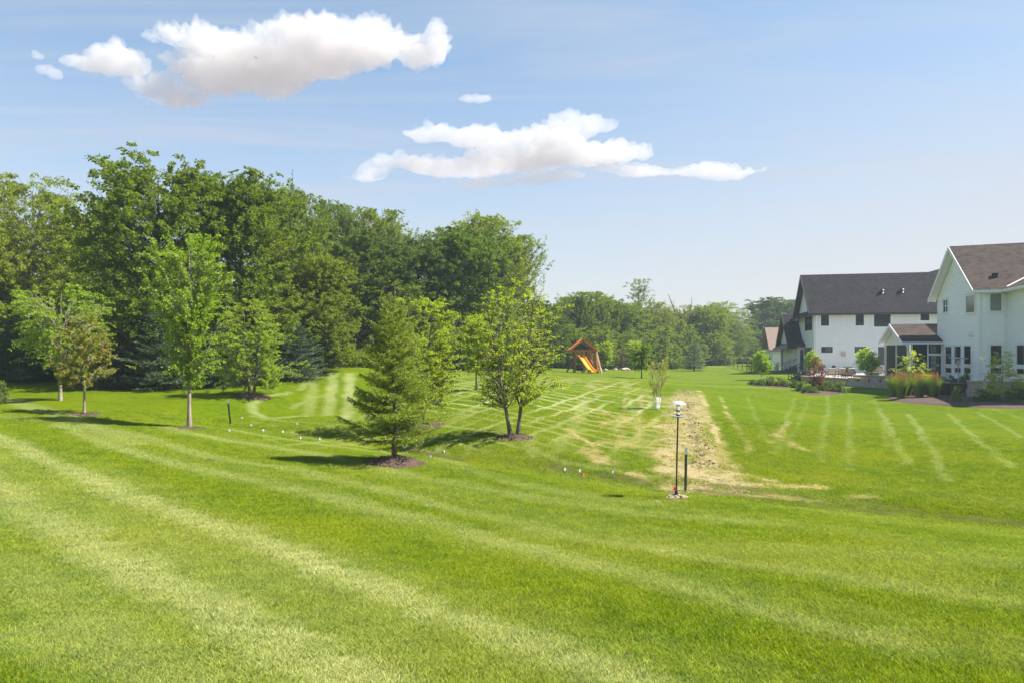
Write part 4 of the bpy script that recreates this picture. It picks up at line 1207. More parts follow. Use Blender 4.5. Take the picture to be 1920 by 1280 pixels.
# main south slope is cut by the valley where the wing roof meets it
vb = 1.55 - .42
kv = 3.3
mb = MB()
def vpt(s): return R1(-oh + s * q / p_ , vb + s, ed + s * q)
mb.slab([R1(-oh, -og, ed), R1(-oh, vb, ed), vpt(kv * 2.4), R1(gw / 2, vb + kv * 2.4 + 4, zr), R1(gw / 2, -og, zr)], (0, 0, -th_))
mb.slab([R1(gw / 2 + .001, -og, zr), R1(gw / 2 + .001, 15, zr), R1(gw + oh, 15, ed), R1(gw + oh, -og, ed)], (0, 0, -th_))
mb.slab([R1(-oh - 7.2, vb, ed - .002), R1(-oh - 7.2, vb + kv * 2.4, ed + kv * 2.4 * q), tuple(np.array(vpt(kv * 2.4)) + np.array([0, 0, -.002])), R1(-oh, vb, ed - .002)], (0, 0, -th_))
rf = mb.build('roof', M['roof1'], h1)
mb = MB()                       # rake boards, soffit, eave gutters
for sgn in (0, 1):
    a0 = -oh - .02 if sgn == 0 else gw + oh + .02
    A0 = np.array(R1(a0, -og - .045, ed - .015)); A1 = np.array(R1(gw / 2, -og - .045, zr + .005))
    t = np.array([v1[0], v1[1], 0]) * .04
    mb.hexa([A0 - [0, 0, .26], A0 - [0, 0, .26] + t, A0 + t, A0, A1 - [0, 0, .30], A1 - [0, 0, .30] + t, A1 + t, A1])
    s0 = np.array(R1(a0 + (.02 if sgn == 0 else -.02), -og, ed - th_ - .012)); s1 = np.array(R1(gw / 2, -og, zr - th_ - .012))
    w_v = np.array([v1[0], v1[1], 0]) * (og - .01)
    mb.poly(s0, s0 + w_v, s1 + w_v, s1)
mb.build('rake_board', M['white'], h1)
mb = MB()
Wall(Cn - u1 * oh, v1, -u1).box(mb, -og, vb - .0, ed - .20, ed - .02, .0, .11)
Wall(Cn + v1 * vb - u1 * oh, -u1, -v1).box(mb, -.11, 7.0, ed - .20, ed - .022, 0, .11)
for (a, b, c, d) in (((-oh, -og), (-oh, vb), (.0, vb), (.0, -og)), ((-oh, vb), (-oh - 7, vb), (-oh - 7, 1.55), (-oh, 1.55))):
    mb.poly(*[R1(i[0], i[1], ed - th_ - .03) for i in (a, b, c, d)])
mb.build('gutter', M['white'], h1)
mb = MB()
A = np.array(vpt(.35)); B = np.array(vpt(7.0)); n = np.array([-.1, -.3, .9])
mb.bar(A + [0, 0, .03], B + [0, 0, .03], .16, .03)
mb.build('valley_flashing', M['flash'], h1)
for bb in (1.6,):
    mb = MB(); x, y, z = R1(.85, 1.15, ed + p_ * (.85 + oh))
    mb.box(x - .12, x + .12, y - .12, y + .12, z - .05, z + .22); mb.box(x - .17, x + .17, y - .17, y + .17, z + .22, z + .26)
    mb.build('roof_vent', M['black'], h1)
wf = M['winframe']
window(Wg, h1, (1769.5, 1778.7, 561, 587), M['glass_trees'], wf, .07, (('h', .5), ('v', .5)), M['white'])
window(Wg, h1, (1812.6, 1829.3, 553, 587.5), M['glass_trees'], wf, .06, (), M['white'])
for b in ((1773.5, 1786, 648.5, 683.3), (1790.6, 1803.4, 647.8, 683.5), (1808.5, 1822.2, 647, 683.7)):
    window(Wg, h1, b, M['glass'], wf, .06, (), M['white'], .07)
for b in ((1773.5, 1786, 687.5, 699.3), (1790.6, 1803.4, 687.7, 699.6), (1808.5, 1822.2, 688, 700)):
    window(Wg, h1, b, M['glass'], wf, .06, (), M['white'], .07)
window(Ws, h1, (1854.6, 1878.8, 549.8, 584.5), M['blind'], wf, .05, (), M['white'], .11)
window(Ws, h1, (1855.5, 1879, 646, 684), M['glass'], wf, .05, (), M['white'], .11)
window(Ws, h1, (1855.5, 1879, 687.5, 701), M['glass'], wf, .05, (), M['white'], .08)
window(Ww, h1, (1907, 1927, 645, 685), M['glass'], wf, .07, (), M['white'], .12)
window(Ww, h1, (1907, 1927, 689, 703), M['glass'], wf, .07, (), M['white'], .10)
a, z = Wg.px(1821.5, 626)
mb = MB(); Wg.box(mb, a - .22, a + .22, z - .13, z + .17, 0, .15); Wg.box(mb, a - .3, a + .3, z - .2, z - .13, 0, .1); mb.build('wall_vent', M['white'], h1, bevel=.03)
a, z = Wg.px(1764.5, 652)
mb = MB(); Wg.box(mb, a - .13, a + .13, z - .27, z + .2, .06, .3); Wg.box(mb, a - .17, a + .17, z + .2, z + .25, .03, .34); Wg.box(mb, a - .05, a + .05, z + .25, z + .34, 0, .2)
ln = mb.build('wall_lantern', M['black'], h1); 
mb = MB(); Wg.box(mb, a - .10, a + .10, z - .22, z + .14, .295, .306); mb.build('lantern_glass', M['blind'], ln)

# ---- screened porch between the two houses
porch = thing('screened_porch', 'small screened porch with gabled brown roof between the white houses', 'porch', (32, 56, 0))
Pc = np.array([31.4, 54.14]); Wp = Wall(Pc, u1, -v1); Wq = Wall(Pc, v1, -u1)
pw, zp, za = 7.0, 2.95, 4.32
mb = MB()
Wp.siding(mb, zp - .05, za, lambda z: (pw / 2 * max(0, z - zp) / (za - zp), pw - pw / 2 * max(0, z - zp) / (za - zp)))
mb.build('gable_wall', M['siding2'], porch)
mb = MB()
for a in (0, 3.35, 6.75): Wp.box(mb, a, a + .22, base, zp, -.08, .03)
Wp.box(mb, .22, 6.75, zp - .22, zp, -.06, .02); Wp.box(mb, .22, 6.75, base, .05, -.06, .02)
for a in (.23, 1.35, 2.32): Wq.box(mb, a, a + .10, base, zp - .2, -.07, .032)
Wq.box(mb, .0, 2.45, zp - .2, zp, -.06, .034)
a0, a1, z0, z1 = Wq.rect((1732, 1757, 662.5, 666))
Wq.box(mb, 1.45, 2.32, z0, z1, -.05, .03)
mb.build('porch_frame', M['white'], porch)
mb = MB()
Wp.box(mb, .22, 6.75, .05, zp - .22, -.05, -.03); Wq.box(mb, .33, 1.35, base, zp - .2, -.05, -.03)
mb.build('insect_screen', M['screen'], porch)
dr = MB(); Wq.box(dr, 1.46, 2.31, base, z0 - .01, -.04, .0); do = dr.build('porch_door', M['darktrim'], porch)
dm = MB()
for i in range(3):
    zz = .75 + i * .42
    Wq.box(dm, 1.62, 1.98, zz, zz + .36, .001, .012)
dm.build('door_pane', M['blind'], do)
tr_ = MB(); Wq.box(tr_, 1.46, 2.31, z1 + .01, zp - .21, -.04, 0); to = tr_.build('transom_window', M['darktrim'], porch)
tp = MB(); Wq.box(tp, 1.60, 1.78, z1 + .12, zp - .33, .001, .01); Wq.box(tp, 1.80, 1.98, z1 + .12, zp - .33, .001, .01); tp.build('pane', M['blind'], to)
def R2(a, b, z):
    q = Pc + u1 * a + v1 * b
    return (q[0], q[1], z)
pp = (za - zp) / (pw / 2); zr2 = za + .16; oh2 = .4; e2 = zr2 - pp * (pw / 2 + oh2)
mb = MB()
mb.slab([R2(-oh2, -.5, e2), R2(-oh2, 2.44, e2), R2(pw / 2, 2.1, zr2), R2(pw / 2, -.5, zr2)], (0, 0, -.12))
mb.slab([R2(pw / 2 + .001, -.5, zr2), R2(pw / 2 + .001, 4, zr2), R2(pw + oh2, 4, e2), R2(pw + oh2, -.5, e2)], (0, 0, -.12))
mb.build('roof', M['roof1'], porch)
mb = MB()
for a0 in (-oh2 - .02, pw + oh2 + .02):
    A0 = np.array(R2(a0, -.545, e2)); A1 = np.array(R2(pw / 2, -.545, zr2 + .01)); t = np.array([v1[0], v1[1], 0]) * .04
    mb.hexa([A0 - [0, 0, .24], A0 - [0, 0, .24] + t, A0 + t, A0, A1 - [0, 0, .26], A1 - [0, 0, .26] + t, A1 + t, A1])
    s0 = np.array(R2(a0, -.5, e2 - .14)); s1 = np.array(R2(pw / 2, -.5, zr2 - .14)); w_v = np.array([v1[0], v1[1], 0]) * .48
    mb.poly(s0, s0 + w_v, s1 + w_v, s1)
Wall(Pc - u1 * oh2, v1, -u1).box(mb, -.5, 2.44, e2 - .18, e2 - .015, 0, .11)
mb.poly(R2(-oh2, -.5, e2 - .15), R2(-oh2, 2.4, e2 - .15), R2(0, 2.4, e2 - .15), R2(0, -.5, e2 - .15))
mb.build('rake_board', M['white'], porch)
mb = MB()
mb.tube([R2(-oh2, -.2, e2 - .2), R2(-oh2, -.2, e2 - .32), R2(-.12, -.0, e2 - .65), R2(-.1, .05, e2 - .8), R2(-.1, .05, base)], .055, 8)
mb.build('downspout', M['white'], porch); mb = MB()
mb.tube([R2(pw + .05, -.1, e2 - .2), R2(pw + .0, -.07, e2 - .5), R2(pw - .02, -.07, base)], .055, 8)
mb.build('downspout', M['white'], porch)

# ---- the second white house, charcoal roof
u2 = np.array([.221, .975]); v2 = np.array([.975, -.221]); Ln = np.array([33.2, 75.0])
h2 = thing('white_house', 'long white house with steep charcoal roof and black windows', 'house', (38, 78, 0), group='white houses beyond the lawn')
g2 = 9.0; zE = 6.45; zA = 10.75
Wf = Wall(Ln, v2, -u2); Wl = Wall(Ln, u2, -v2)
mb = MB()
Wf.siding(mb, base, zE, lambda z: (0, 22.0)); 
Wl.siding(mb, base, zA, lambda z: (0, g2) if z < zE else (g2 / 2 * (z - zE) / (zA - zE), g2 - g2 / 2 * (z - zE) / (zA - zE)))
A = Ln + u2 * g2; B = A + v2 * 22; D = Ln + v2 * 22
for a, b in ((A, B), (B, D)):
    mb.poly((a[0], a[1], base), (b[0], b[1], base), (b[0], b[1], zE), (a[0], a[1], zE))
mb.build('wall', M['siding2'], h2)
for wl, o_ in ((Wf, .036), (Wl, .034)):
    mb = MB(); wl.box(mb, 0, .16, base, zE, 0, o_); mb.build('corner_board', M['white'], h2)
def R3(a, b, z):
    q = Ln + u2 * a + v2 * b
    return (q[0], q[1], z)
p2 = (zA - zE) / (g2 / 2); zr3 = zA + .25; o3 = .45; e3 = zr3 - p2 * (g2 / 2 + o3)
mb = MB()
bR = 13.4
mb.slab([R3(-o3, -.6, e3), R3(-o3, 22.4, e3), R3(g2 / 2 + .45, 22.4, zr3 + .45 * p2), R3(g2 / 2 + .45, bR + .9, zr3 + .45 * p2), R3(g2 / 2, bR - .6, zr3), R3(g2 / 2, -.6, zr3)], (0, 0, -.16))
mb.slab([R3(g2 / 2 + .001, -.6, zr3), R3(g2 / 2 + .001, bR, zr3), R3(g2 + o3, bR, e3), R3(g2 + o3, -.6, e3)], (0, 0, -.16))
mb.slab([R3(g2 / 2 + .451, bR + .9, zr3 + .45 * p2), R3(g2 / 2 + .451, 22.4, zr3 + .45 * p2), R3(g2 + o3, 22.4, e3), R3(g2 + o3, bR + .01, e3)], (0, 0, -.16))
mb.build('roof', M['roof2'], h2)
mb = MB()
for a0 in (-o3 - .02, g2 + o3 + .02):
    A0 = np.array(R3(a0, -.645, e3)); A1 = np.array(R3(g2 / 2, -.645, zr3 + .01)); t = np.array([v2[0], v2[1], 0]) * .04
    mb.hexa([A0 - [0, 0, .4], A0 - [0, 0, .4] + t, A0 + t, A0, A1 - [0, 0, .45], A1 - [0, 0, .45] + t, A1 + t, A1])
    s0 = np.array(R3(a0, -.6, e3 - .18)); s1 = np.array(R3(g2 / 2, -.6, zr3 - .18)); w_v = np.array([v2[0], v2[1], 0]) * .58
    mb.poly(s0, s0 + w_v, s1 + w_v, s1)
Wall(Ln - u2 * o3, v2, -u2).box(mb, -.6, 22.4, e3 - .22, e3 - .015, 0, .10)
mb.poly(R3(-o3, -.6, e3 - .19), R3(-o3, 22.4, e3 - .19), R3(0.02, 22.4, e3 - .19), R3(0.02, -.6, e3 - .19))
mb.build('rake_board', M['darktrim'], h2)
mb = MB(); mb.slab([R3(-o3 - .1, -.95, e3 - .28), R3(g2 + o3 + .1, -.95, e3 - .28), R3(g2 + o3 - .5, -.0, e3 + .42), R3(-o3 + .5, -.0, e3 + .42)], (0, 0, -.10))
mb.build('pent_roof', M['roof2'], h2)
mb = MB(); mb.tube([R3(-.35, .2, e3 - .2), R3(-.1, .18, e3 - .5), R3(-.07, .18, base)], .06, 8); mb.build('downspout', M['white'], h2)
for px, py in ((1654, 549), (1691.5, 548)):
    # on the south slope
    for s in np.linspace(0, 22, 441):
        pass
    r_ = (px - CX) / F
    bestd = None
    for aa in np.linspace(-o3, g2 / 2, 120):
        zq = e3 + p2 * (aa + o3)
        bq = (r_ * (Ln[1] + u2[1] * aa) - Ln[0] - u2[0] * aa) / (v2[0] - r_ * v2[1])
        X, Y, Z = R3(aa, bq, zq)
        e_ = abs(CY - (Z - CAMZ) * F / Y - py)
        if bestd is None or e_ < bestd[0]: bestd = (e_, X, Y, Z)
    _, X, Y, Z = bestd
    mb = MB(); mb.tube([(X, Y, Z - .1), (X, Y, Z + .28)], .17, 10); mb.tube([(X - .05, Y - .05, Z + .24), (X - .05, Y - .05, Z + .36)], .24, 10); mb.build('roof_vent', M['black'], h2, True)
bf = M['black']; wt_ = M['white']
window(Wf, h2, (1539, 1554, 589, 611), M['glass'], bf, .09, (('h', .5),), wt_, .14)
window(Wf, h2, (1604, 1619.5, 588.3, 610.5), M['glass'], bf, .09, (('h', .5),), wt_, .14)
window(Wf, h2, (1638.5, 1669.5, 587.8, 612.5), M['glass'], bf, .10, (('v', .5), ('h', .5)), wt_, .14)
window(Wf, h2, (1725.5, 1742, 586.5, 601), M['glass'], bf, .10, (), wt_, .14)
window(Wf, h2, (1539.5, 1561, 649.7, 661), M['glass'], bf, .09, (), wt_, .12)
window(Wf, h2, (1602, 1624, 649.7, 661), M['glass'], bf, .09, (), wt_, .12)
window(Wf, h2, (1646, 1659, 650, 683.5), M['glass'], bf, .09, (('h', .5),), wt_, .12)
window(Wl, h2, (1510, 1524.3, 593, 620), M['glass'], bf, .10, (('v', .5), ('h', .5)), wt_, .14)
window(Wl, h2, (1510, 1523.5, 651, 687), M['glass_trees'], bf, .10, (('v', .5),), wt_, .14)
a, z = Wf.px(1581, 663)
mb = MB(); Wf.box(mb, a - .22, a + .22, z - .25, z + .25, 0, .15); mb.build('wall_vent', M['tan'], h2, bevel=.03)
a, z = Wf.px(1530, 668)
# attached low wing with its own gable
Qn = Ln + u2 * 6 - v2 * 1.2
Wn = Wall(Qn, u2, -v2); Wm = Wall(Qn, v2, -u2)
gn = 9.0; zw = 2.85; zx = 6.55
mb = MB()
Wn.siding(mb, base, zx, lambda z: (0, gn) if z < zw else (gn / 2 * (z - zw) / (zx - zw), gn - gn / 2 * (z - zw) / (zx - zw)))
Wm.siding(mb, base, zw, lambda z: (0, 1.2))
mb.build('wing_wall', M['cream'], h2)
def R4(a, b, z):
    q = Qn + u2 * a + v2 * b
    return (q[0], q[1], z)
p4 = (zx - zw) / (gn / 2); z4 = zx + .2; e4 = z4 - p4 * (gn / 2 + .5)
mb = MB()
mb.slab([R4(-.5, -.55, e4), R4(-.5, 1.19, e4), R4(gn / 2, 1.19, z4), R4(gn / 2, -.55, z4)], (0, 0, -.15))
mb.slab([R4(gn / 2 + .001, -.55, z4), R4(gn / 2 + .001, 6, z4), R4(gn + .5, 6, e4), R4(gn + .5, -.55, e4)], (0, 0, -.15))
mb.build('wing_roof', M['roof2'], h2)
mb = MB()
for a0 in (-.52, gn + .52):
    A0 = np.array(R4(a0, -.595, e4)); A1 = np.array(R4(gn / 2, -.595, z4 + .01)); t = np.array([v2[0], v2[1], 0]) * .04
    mb.hexa([A0 - [0, 0, .4], A0 - [0, 0, .4] + t, A0 + t, A0, A1 - [0, 0, .45], A1 - [0, 0, .45] + t, A1 + t, A1])
    s0 = np.array(R4(a0, -.55, e4 - .17)); s1 = np.array(R4(gn / 2, -.55, z4 - .17)); w_v = np.array([v2[0], v2[1], 0]) * .54
    mb.poly(s0, s0 + w_v, s1 + w_v, s1)
mb.slab([R4(-.6, -.9, e4 - .2), R4(gn + .6, -.9, e4 - .2), R4(gn, -.0, e4 + .5), R4(0, -.0, e4 + .5)], (0, 0, -.10))
mb.build('wing_trim', M['darktrim'], h2)
window(Wn, h2, (6.6, 7.7, -.1, 2.3, 0), M['glass'], bf, .1, (), wt_, .12)
# entry bay
Qe = Ln + u2 * 4.9 - v2 * .85
We = Wall(Qe, v2, -u2); Wk = Wall(Qe, u2, -v2)
mb = MB(); We.siding(mb, base, 2.75, lambda z: (0, .85)); Wk.siding(mb, base, 2.75, lambda z: (0, 1.1)); mb.build('entry_wall', M['siding2'], h2)
mb = MB(); e_ = Qe
def R5(a, b, z):
    q = Qe + u2 * a + v2 * b
    return (q[0], q[1], z)
mb.slab([R5(-.45, -.9, 2.78), R5(-.45, .84, 2.78), R5(1.1, .84, 3.35), R5(1.1, -.9, 3.35)], (0, 0, -.12)); mb.build('entry_roof', M['roof2'], h2)
window(We, h2, (.28, .62, .0, 2.35, 0), M['glass'], bf, .06, (), None, name='entry_door')

# ---- a tan roofed house farther on
h3 = thing('far_house', 'distant house with a plain tan roof behind the white house wing', 'house', (44, 112, -.5))
Wh = Wall((41.9, 110.0), (.975, -.221), (-.221, -.975)); Wv = Wall((41.9, 110.0), (.221, .975), (-.975, .221))
mb = MB(); Wh.siding(mb, -1, 2.4, lambda z: (0, 12), .2); Wv.siding(mb, -1, 2.4, lambda z: (0, 9), .2); mb.build('wall', M['white'], h3)
def R6(a, b, z): return Wh.p(b, z, -a)
mb = MB(); mb.slab([R6(-.5, -.5, 2.3), R6(-.5, 12, 2.3), R6(4.5, 12, 6.0), R6(4.5, -.5, 6.0)], (0, 0, -.2)); mb.slab([R6(4.501, -.5, 6.0), R6(4.501, 12, 6.0), R6(9.5, 12, 2.3), R6(9.5, -.5, 2.3)], (0, 0, -.2)); mb.build('roof', M['roof3'], h3)
mb = MB(); Wv.box(mb, 2, 3, .2, 1.6, 0, .05); mb.build('window', M['glass'], h3)
h4 = thing('far_house', 'hazy low grey house glimpsed under the far trees', 'house', (62, 195, -2))
mb = MB(); mb.box(56, 76, 192, 200, -3, 1.0); mb.build('wall', M['siding'], h4)
mb = MB(); mb.slab([(55.5, 191.5, .9), (76.5, 191.5, .9), (76.5, 196, 3.2), (55.5, 196, 3.2)], (0, 0, -.2)); mb.slab([(55.5, 196.01, 3.2), (76.5, 196.01, 3.2), (76.5, 200.5, .9), (55.5, 200.5, .9)], (0, 0, -.2)); mb.build('roof', M['roof2'], h4)
for x0 in (58, 62):
    mb = MB(); mb.box(x0, x0 + 1.2, 191.96, 192.02, -1, .3); mb.build('window', M['glass'], h4)
# ------------------------------------------------------------------ patio and beds by the houses
PZ = -.12
def wpt(px, d): return np.array([(px - CX) / F * d, d])
FR = [wpt(1502, 59), wpt(1588, 54.2), wpt(1672, 51.0), wpt(1770, 46.0), wpt(1813, 43.6), wpt(1960, 41.5)]
# paved slab behind the walls
mb = MB()
back = [np.array([36.5, 43.0]), np.array([40, 50]), np.array([42, 60]), np.array([48, 76]), np.array([33.5, 79.5])]
poly = FR[:] + back
mb.slab([(p[0], p[1], PZ) for p in poly], (0, 0, -1.4))
o = mb.build('patio', M['paver']); o['kind'] = 'structure'; o['label'] = 'paved patio between the two white houses'

def wallrun(name, a, b, label, nblk, ztop, zbot, th=.34, taper=.0, capmat=None, gap=.02, group='patio walls'):
    a = np.array(a); b = np.array(b); d = (b - a); ln = np.linalg.norm(d); d = d / ln; n = np.array([d[1], -d[0]])
    if n[1] > 0: n = -n
    mid = (a + b) / 2
    root = thing(name, label, 'wall', (mid[0], mid[1], zbot), group=group)
    wl = Wall(a, d, n)
    mb0 = MB(); wl.box(mb0, .06, ln - .06, zbot, ztop - .02, -th, -.05); mb0.build('wall_core', M['black'] if taper else M['stone'], root)
    w = ln / nblk
    for i in range(nblk):
        a0 = i * w + gap; a1 = (i + 1) * w - gap
        mb = MB()
        t = taper
        P = [wl.p(a0 + t, zbot, 0), wl.p(a1 - t, zbot, 0), wl.p(a1 - t, zbot, -th), wl.p(a0 + t, zbot, -th), wl.p(a0, ztop, .04), wl.p(a1, ztop, .04), wl.p(a1, ztop, -th), wl.p(a0, ztop, -th)]
        mb.hexa(P)
        mb.build('wall_block', M['stone'], root, bevel=.035)
    if capmat:
        mb = MB(); wl.box(mb, -.03, ln + .03, ztop + .003, ztop + .09, -th - .04, .09); mb.build('wall_cap', capmat, root, bevel=.015)
    return root
wallrun('patio_wall', FR[0], FR[1], 'low tan wall behind the purple-leaved shrub at the patio edge', 4, .02, -1.3, .3, 0, M['cap'])
wallrun('patio_wall', FR[1] + [.05, 0], FR[2], 'low wall of four tapered tan blocks left of the reed grasses', 4, .16, -1.35, .5, .17, None, .05)
q = (FR[2] - FR[1]) / np.linalg.norm(FR[2] - FR[1]); nq = np.array([-q[1], q[0]])
wallrun('patio_counter', FR[1] + nq * .75, FR[2] + nq * .75, 'long pale capped ledge behind the tapered blocks', 3, .28, -.5, .3, 0, M['cap'])
wallrun('patio_wall', FR[2], FR[3], 'tan wall hidden behind the orange-tipped reed grasses', 5, .12, -1.3, .4, 0, M['cap'])
wallrun('patio_wall', FR[4], FR[5], 'tan block seat wall with pale cap under the right-hand house', 3, .30, -1.0, .45, .04, M['cap'])

# black box and heater
c_ = wpt(1791.5, 44.3)
box = thing('fire_table', 'black square fire table at the edge of the patio wall', 'fire table', (c_[0], c_[1], -.9))
mb = MB(); mb.box(c_[0] - .68, c_[0] + .68, c_[1] - .55, c_[1] + .55, -.9, .14); mb.build('body', M['black'], box, bevel=.02)
mb = MB(); mb.box(c_[0] - .74, c_[0] + .74, c_[1] - .6, c_[1] + .6, .143, .19); mb.build('top', M['darktrim'], box, bevel=.01)
for q_ in (-.5, .48):
    mb = MB(); mb.box(c_[0] + q_, c_[0] + q_ + .02, c_[1] - .562, c_[1] - .551, -.7, .1); mb.build('panel_strip', M['darktrim'], box)
hx, hy = wpt(1797, 47.5)
ht = thing('patio_heater', 'standing patio heater with flat square hood before the triple window', 'heater', (hx, hy, PZ))
hz_ = CAMZ - (672 - CY) / F * hy
mb = MB(); mb.lathe([(0, 0), (.24, 0), (.24, .05), (.19, .10), (.06, .16), (0, .16)], 20, (hx, hy, PZ)); mb.build('base', M['galv'], ht, True)
mb = MB(); mb.tube([(hx, hy, PZ + .1), (hx, hy, hz_ - .42)], .035, 10); mb.build('pole', M['galv'], ht, True)
mb = MB(); mb.lathe([(.035, -.45), (.12, -.42), (.13, -.22), (.10, -.18), (.13, -.05), (0, -.04)], 18, (hx, hy, hz_)); mb.build('burner', M['tan'], ht, True)
mb = MB(); mb.slab([(hx - .42, hy - .42, hz_), (hx + .42, hy - .42, hz_ - .01), (hx + .42, hy + .42, hz_ + .05), (hx - .42, hy + .42, hz_ + .06)], (0, 0, .05)); mb.build('hood', M['galv'], ht, bevel=.01)

# patio chairs: tan cushions on dark frames, seen from behind
def chair_at(px, d, label, rot=0.0):
    x, y = wpt(px, d)
    ch = thing('patio_chair', label, 'chair', (x, y, PZ), rot, 'tan patio chairs behind the low wall')
    mb = MB(); mb.hexa([(-.29, -.34, .42), (.29, -.34, .42), (.29, -.22, .42), (-.29, -.22, .42), (-.30, -.46, .86), (.30, -.46, .86), (.30, -.36, .88), (-.30, -.36, .88)]); mb.build('backrest', M['tan'], ch, bevel=.04, local=True)
    mb = MB(); mb.box(-.29, .29, -.24, .34, .30, .43); mb.build('seat', M['tan'], ch, bevel=.04, local=True)
    for sx in (-1, 1):
        mb = MB(); mb.bar((sx * .34, -.38, .62), (sx * .34, .34, .60), .06, .04); mb.build('armrest', M['wood'], ch, local=True)
        for sy in (-.33, .33):
            mb = MB(); mb.bar((sx * .33, sy, 0), (sx * .33, sy * 1.05, .60), .05); mb.build('leg', M['wood'], ch, local=True)
    mb = MB(); mb.box(-.32, .32, -.33, .33, .26, .298); mb.build('seat_frame', M['wood'], ch, local=True)
    return ch
chair_at(1521, 60.5, 'tan cushioned chair left of the purple-leaved shrub, leftmost of its row', .1)
chair_at(1557, 60, 'tan cushioned chair directly right of the purple-leaved shrub', -.1)
chair_at(1575, 60, 'tan cushioned chair second right of the purple-leaved shrub', .05)
chair_at(1593, 59.5, 'tan cushioned chair at the right end of the row by the dark planter', .0)
x, y = wpt(1559, 66)
ck = thing('side_chair', 'small dark chair near the white wall of the charcoal roofed house', 'chair', (x, y, PZ), .3)
mb = MB(); mb.hexa([(-.24, -.22, .45), (.24, -.22, .45), (.24, -.18, .45), (-.24, -.18, .45), (-.2, -.34, .98), (.2, -.34, .98), (.2, -.30, .99), (-.2, -.30, .99)]); mb.build('backrest', M['black'], ck, bevel=.015, local=True)
mb = MB(); mb.box(-.24, .24, -.22, .24, .42, .46); mb.build('seat', M['black'], ck, bevel=.01, local=True)
for sx in (-.2, .2):
    for sy in (-.19, .2):
        mb = MB(); mb.bar((sx, sy, 0), (sx, sy, .42), .035); mb.build('leg', M['black'], ck, local=True)
x, y = wpt(1641, 62)
bn = thing('garden_bench', 'pale wooden bench against the white wall left of the porch', 'bench', (x, y, PZ), -.22)
mb = MB()
for i in range(3): mb.box(-.7, .7, -.24 + i * .16, -.11 + i * .16, .42, .45)
mb.build('seat', M['woodtan'], bn, local=True)
mb = MB()
for i in range(3): mb.box(-.7, .7, .25, .28, .52 + i * .15, .62 + i * .15)
mb.build('backrest', M['woodtan'], bn, local=True)
for sx in (-.64, .64):
    for sy in (-.2, .26):
        mb = MB(); mb.box(sx - .03, sx + .03, sy - .03, sy + .03, 0, .88 if sy > 0 else .62); mb.build('leg', M['woodtan'], bn, local=True)
    mb = MB(); mb.box(sx - .035, sx + .035, -.24, .24, .622, .65); mb.build('armrest', M['woodtan'], bn, local=True)

# planting on and before the patio
shrub(1588, 0, 30, 686, 'dark leafy plant left of the light young tree on the patio', (.5, .72, .7), 0, d=64, z=PZ)
shrub(1637, 0, 28, 686, 'dark leafy plant right of the light young tree on the patio', (.5, .72, .7), 1, d=64.5, z=PZ)
shrub(1626, 0, 40, 651, 'light green young tree growing from the patio by the bench', (1.5, 1.45, 1.2), .3, 'lollipop', 60, PZ, 'young_tree', None, 'tree')
shrub(1524, 0, 26, 656, 'bright yellow-green young tree behind the purple-leaved shrub', (1.4, 1.35, .6), .3, 'lollipop', 60.5, PZ, 'young_tree', None, 'tree')
shrub(1716, 0, 70, 656, 'spreading yellow-green tree behind the reed grasses', (1.2, 1.25, 1.0), .9, 'airy', 45.8, -.8, 'young_tree', None, 'tree')
shrub(1880, 0, 72, 657, 'spreading light green tree before the right-hand house corner', (.95, 1.05, 1.1), 2.1, 'airy', 39.5, -.85, 'young_tree', None, 'tree')
pb = shrub(1534, 0, 32, 668, 'purple-leaved shrub tree at the patio corner', (1.5, 1.2, 1.0), 0, 'purple', 51, None, 'purple_shrub', None, 'shrub')
SG = 'low green shrubs in the beds by the patio'
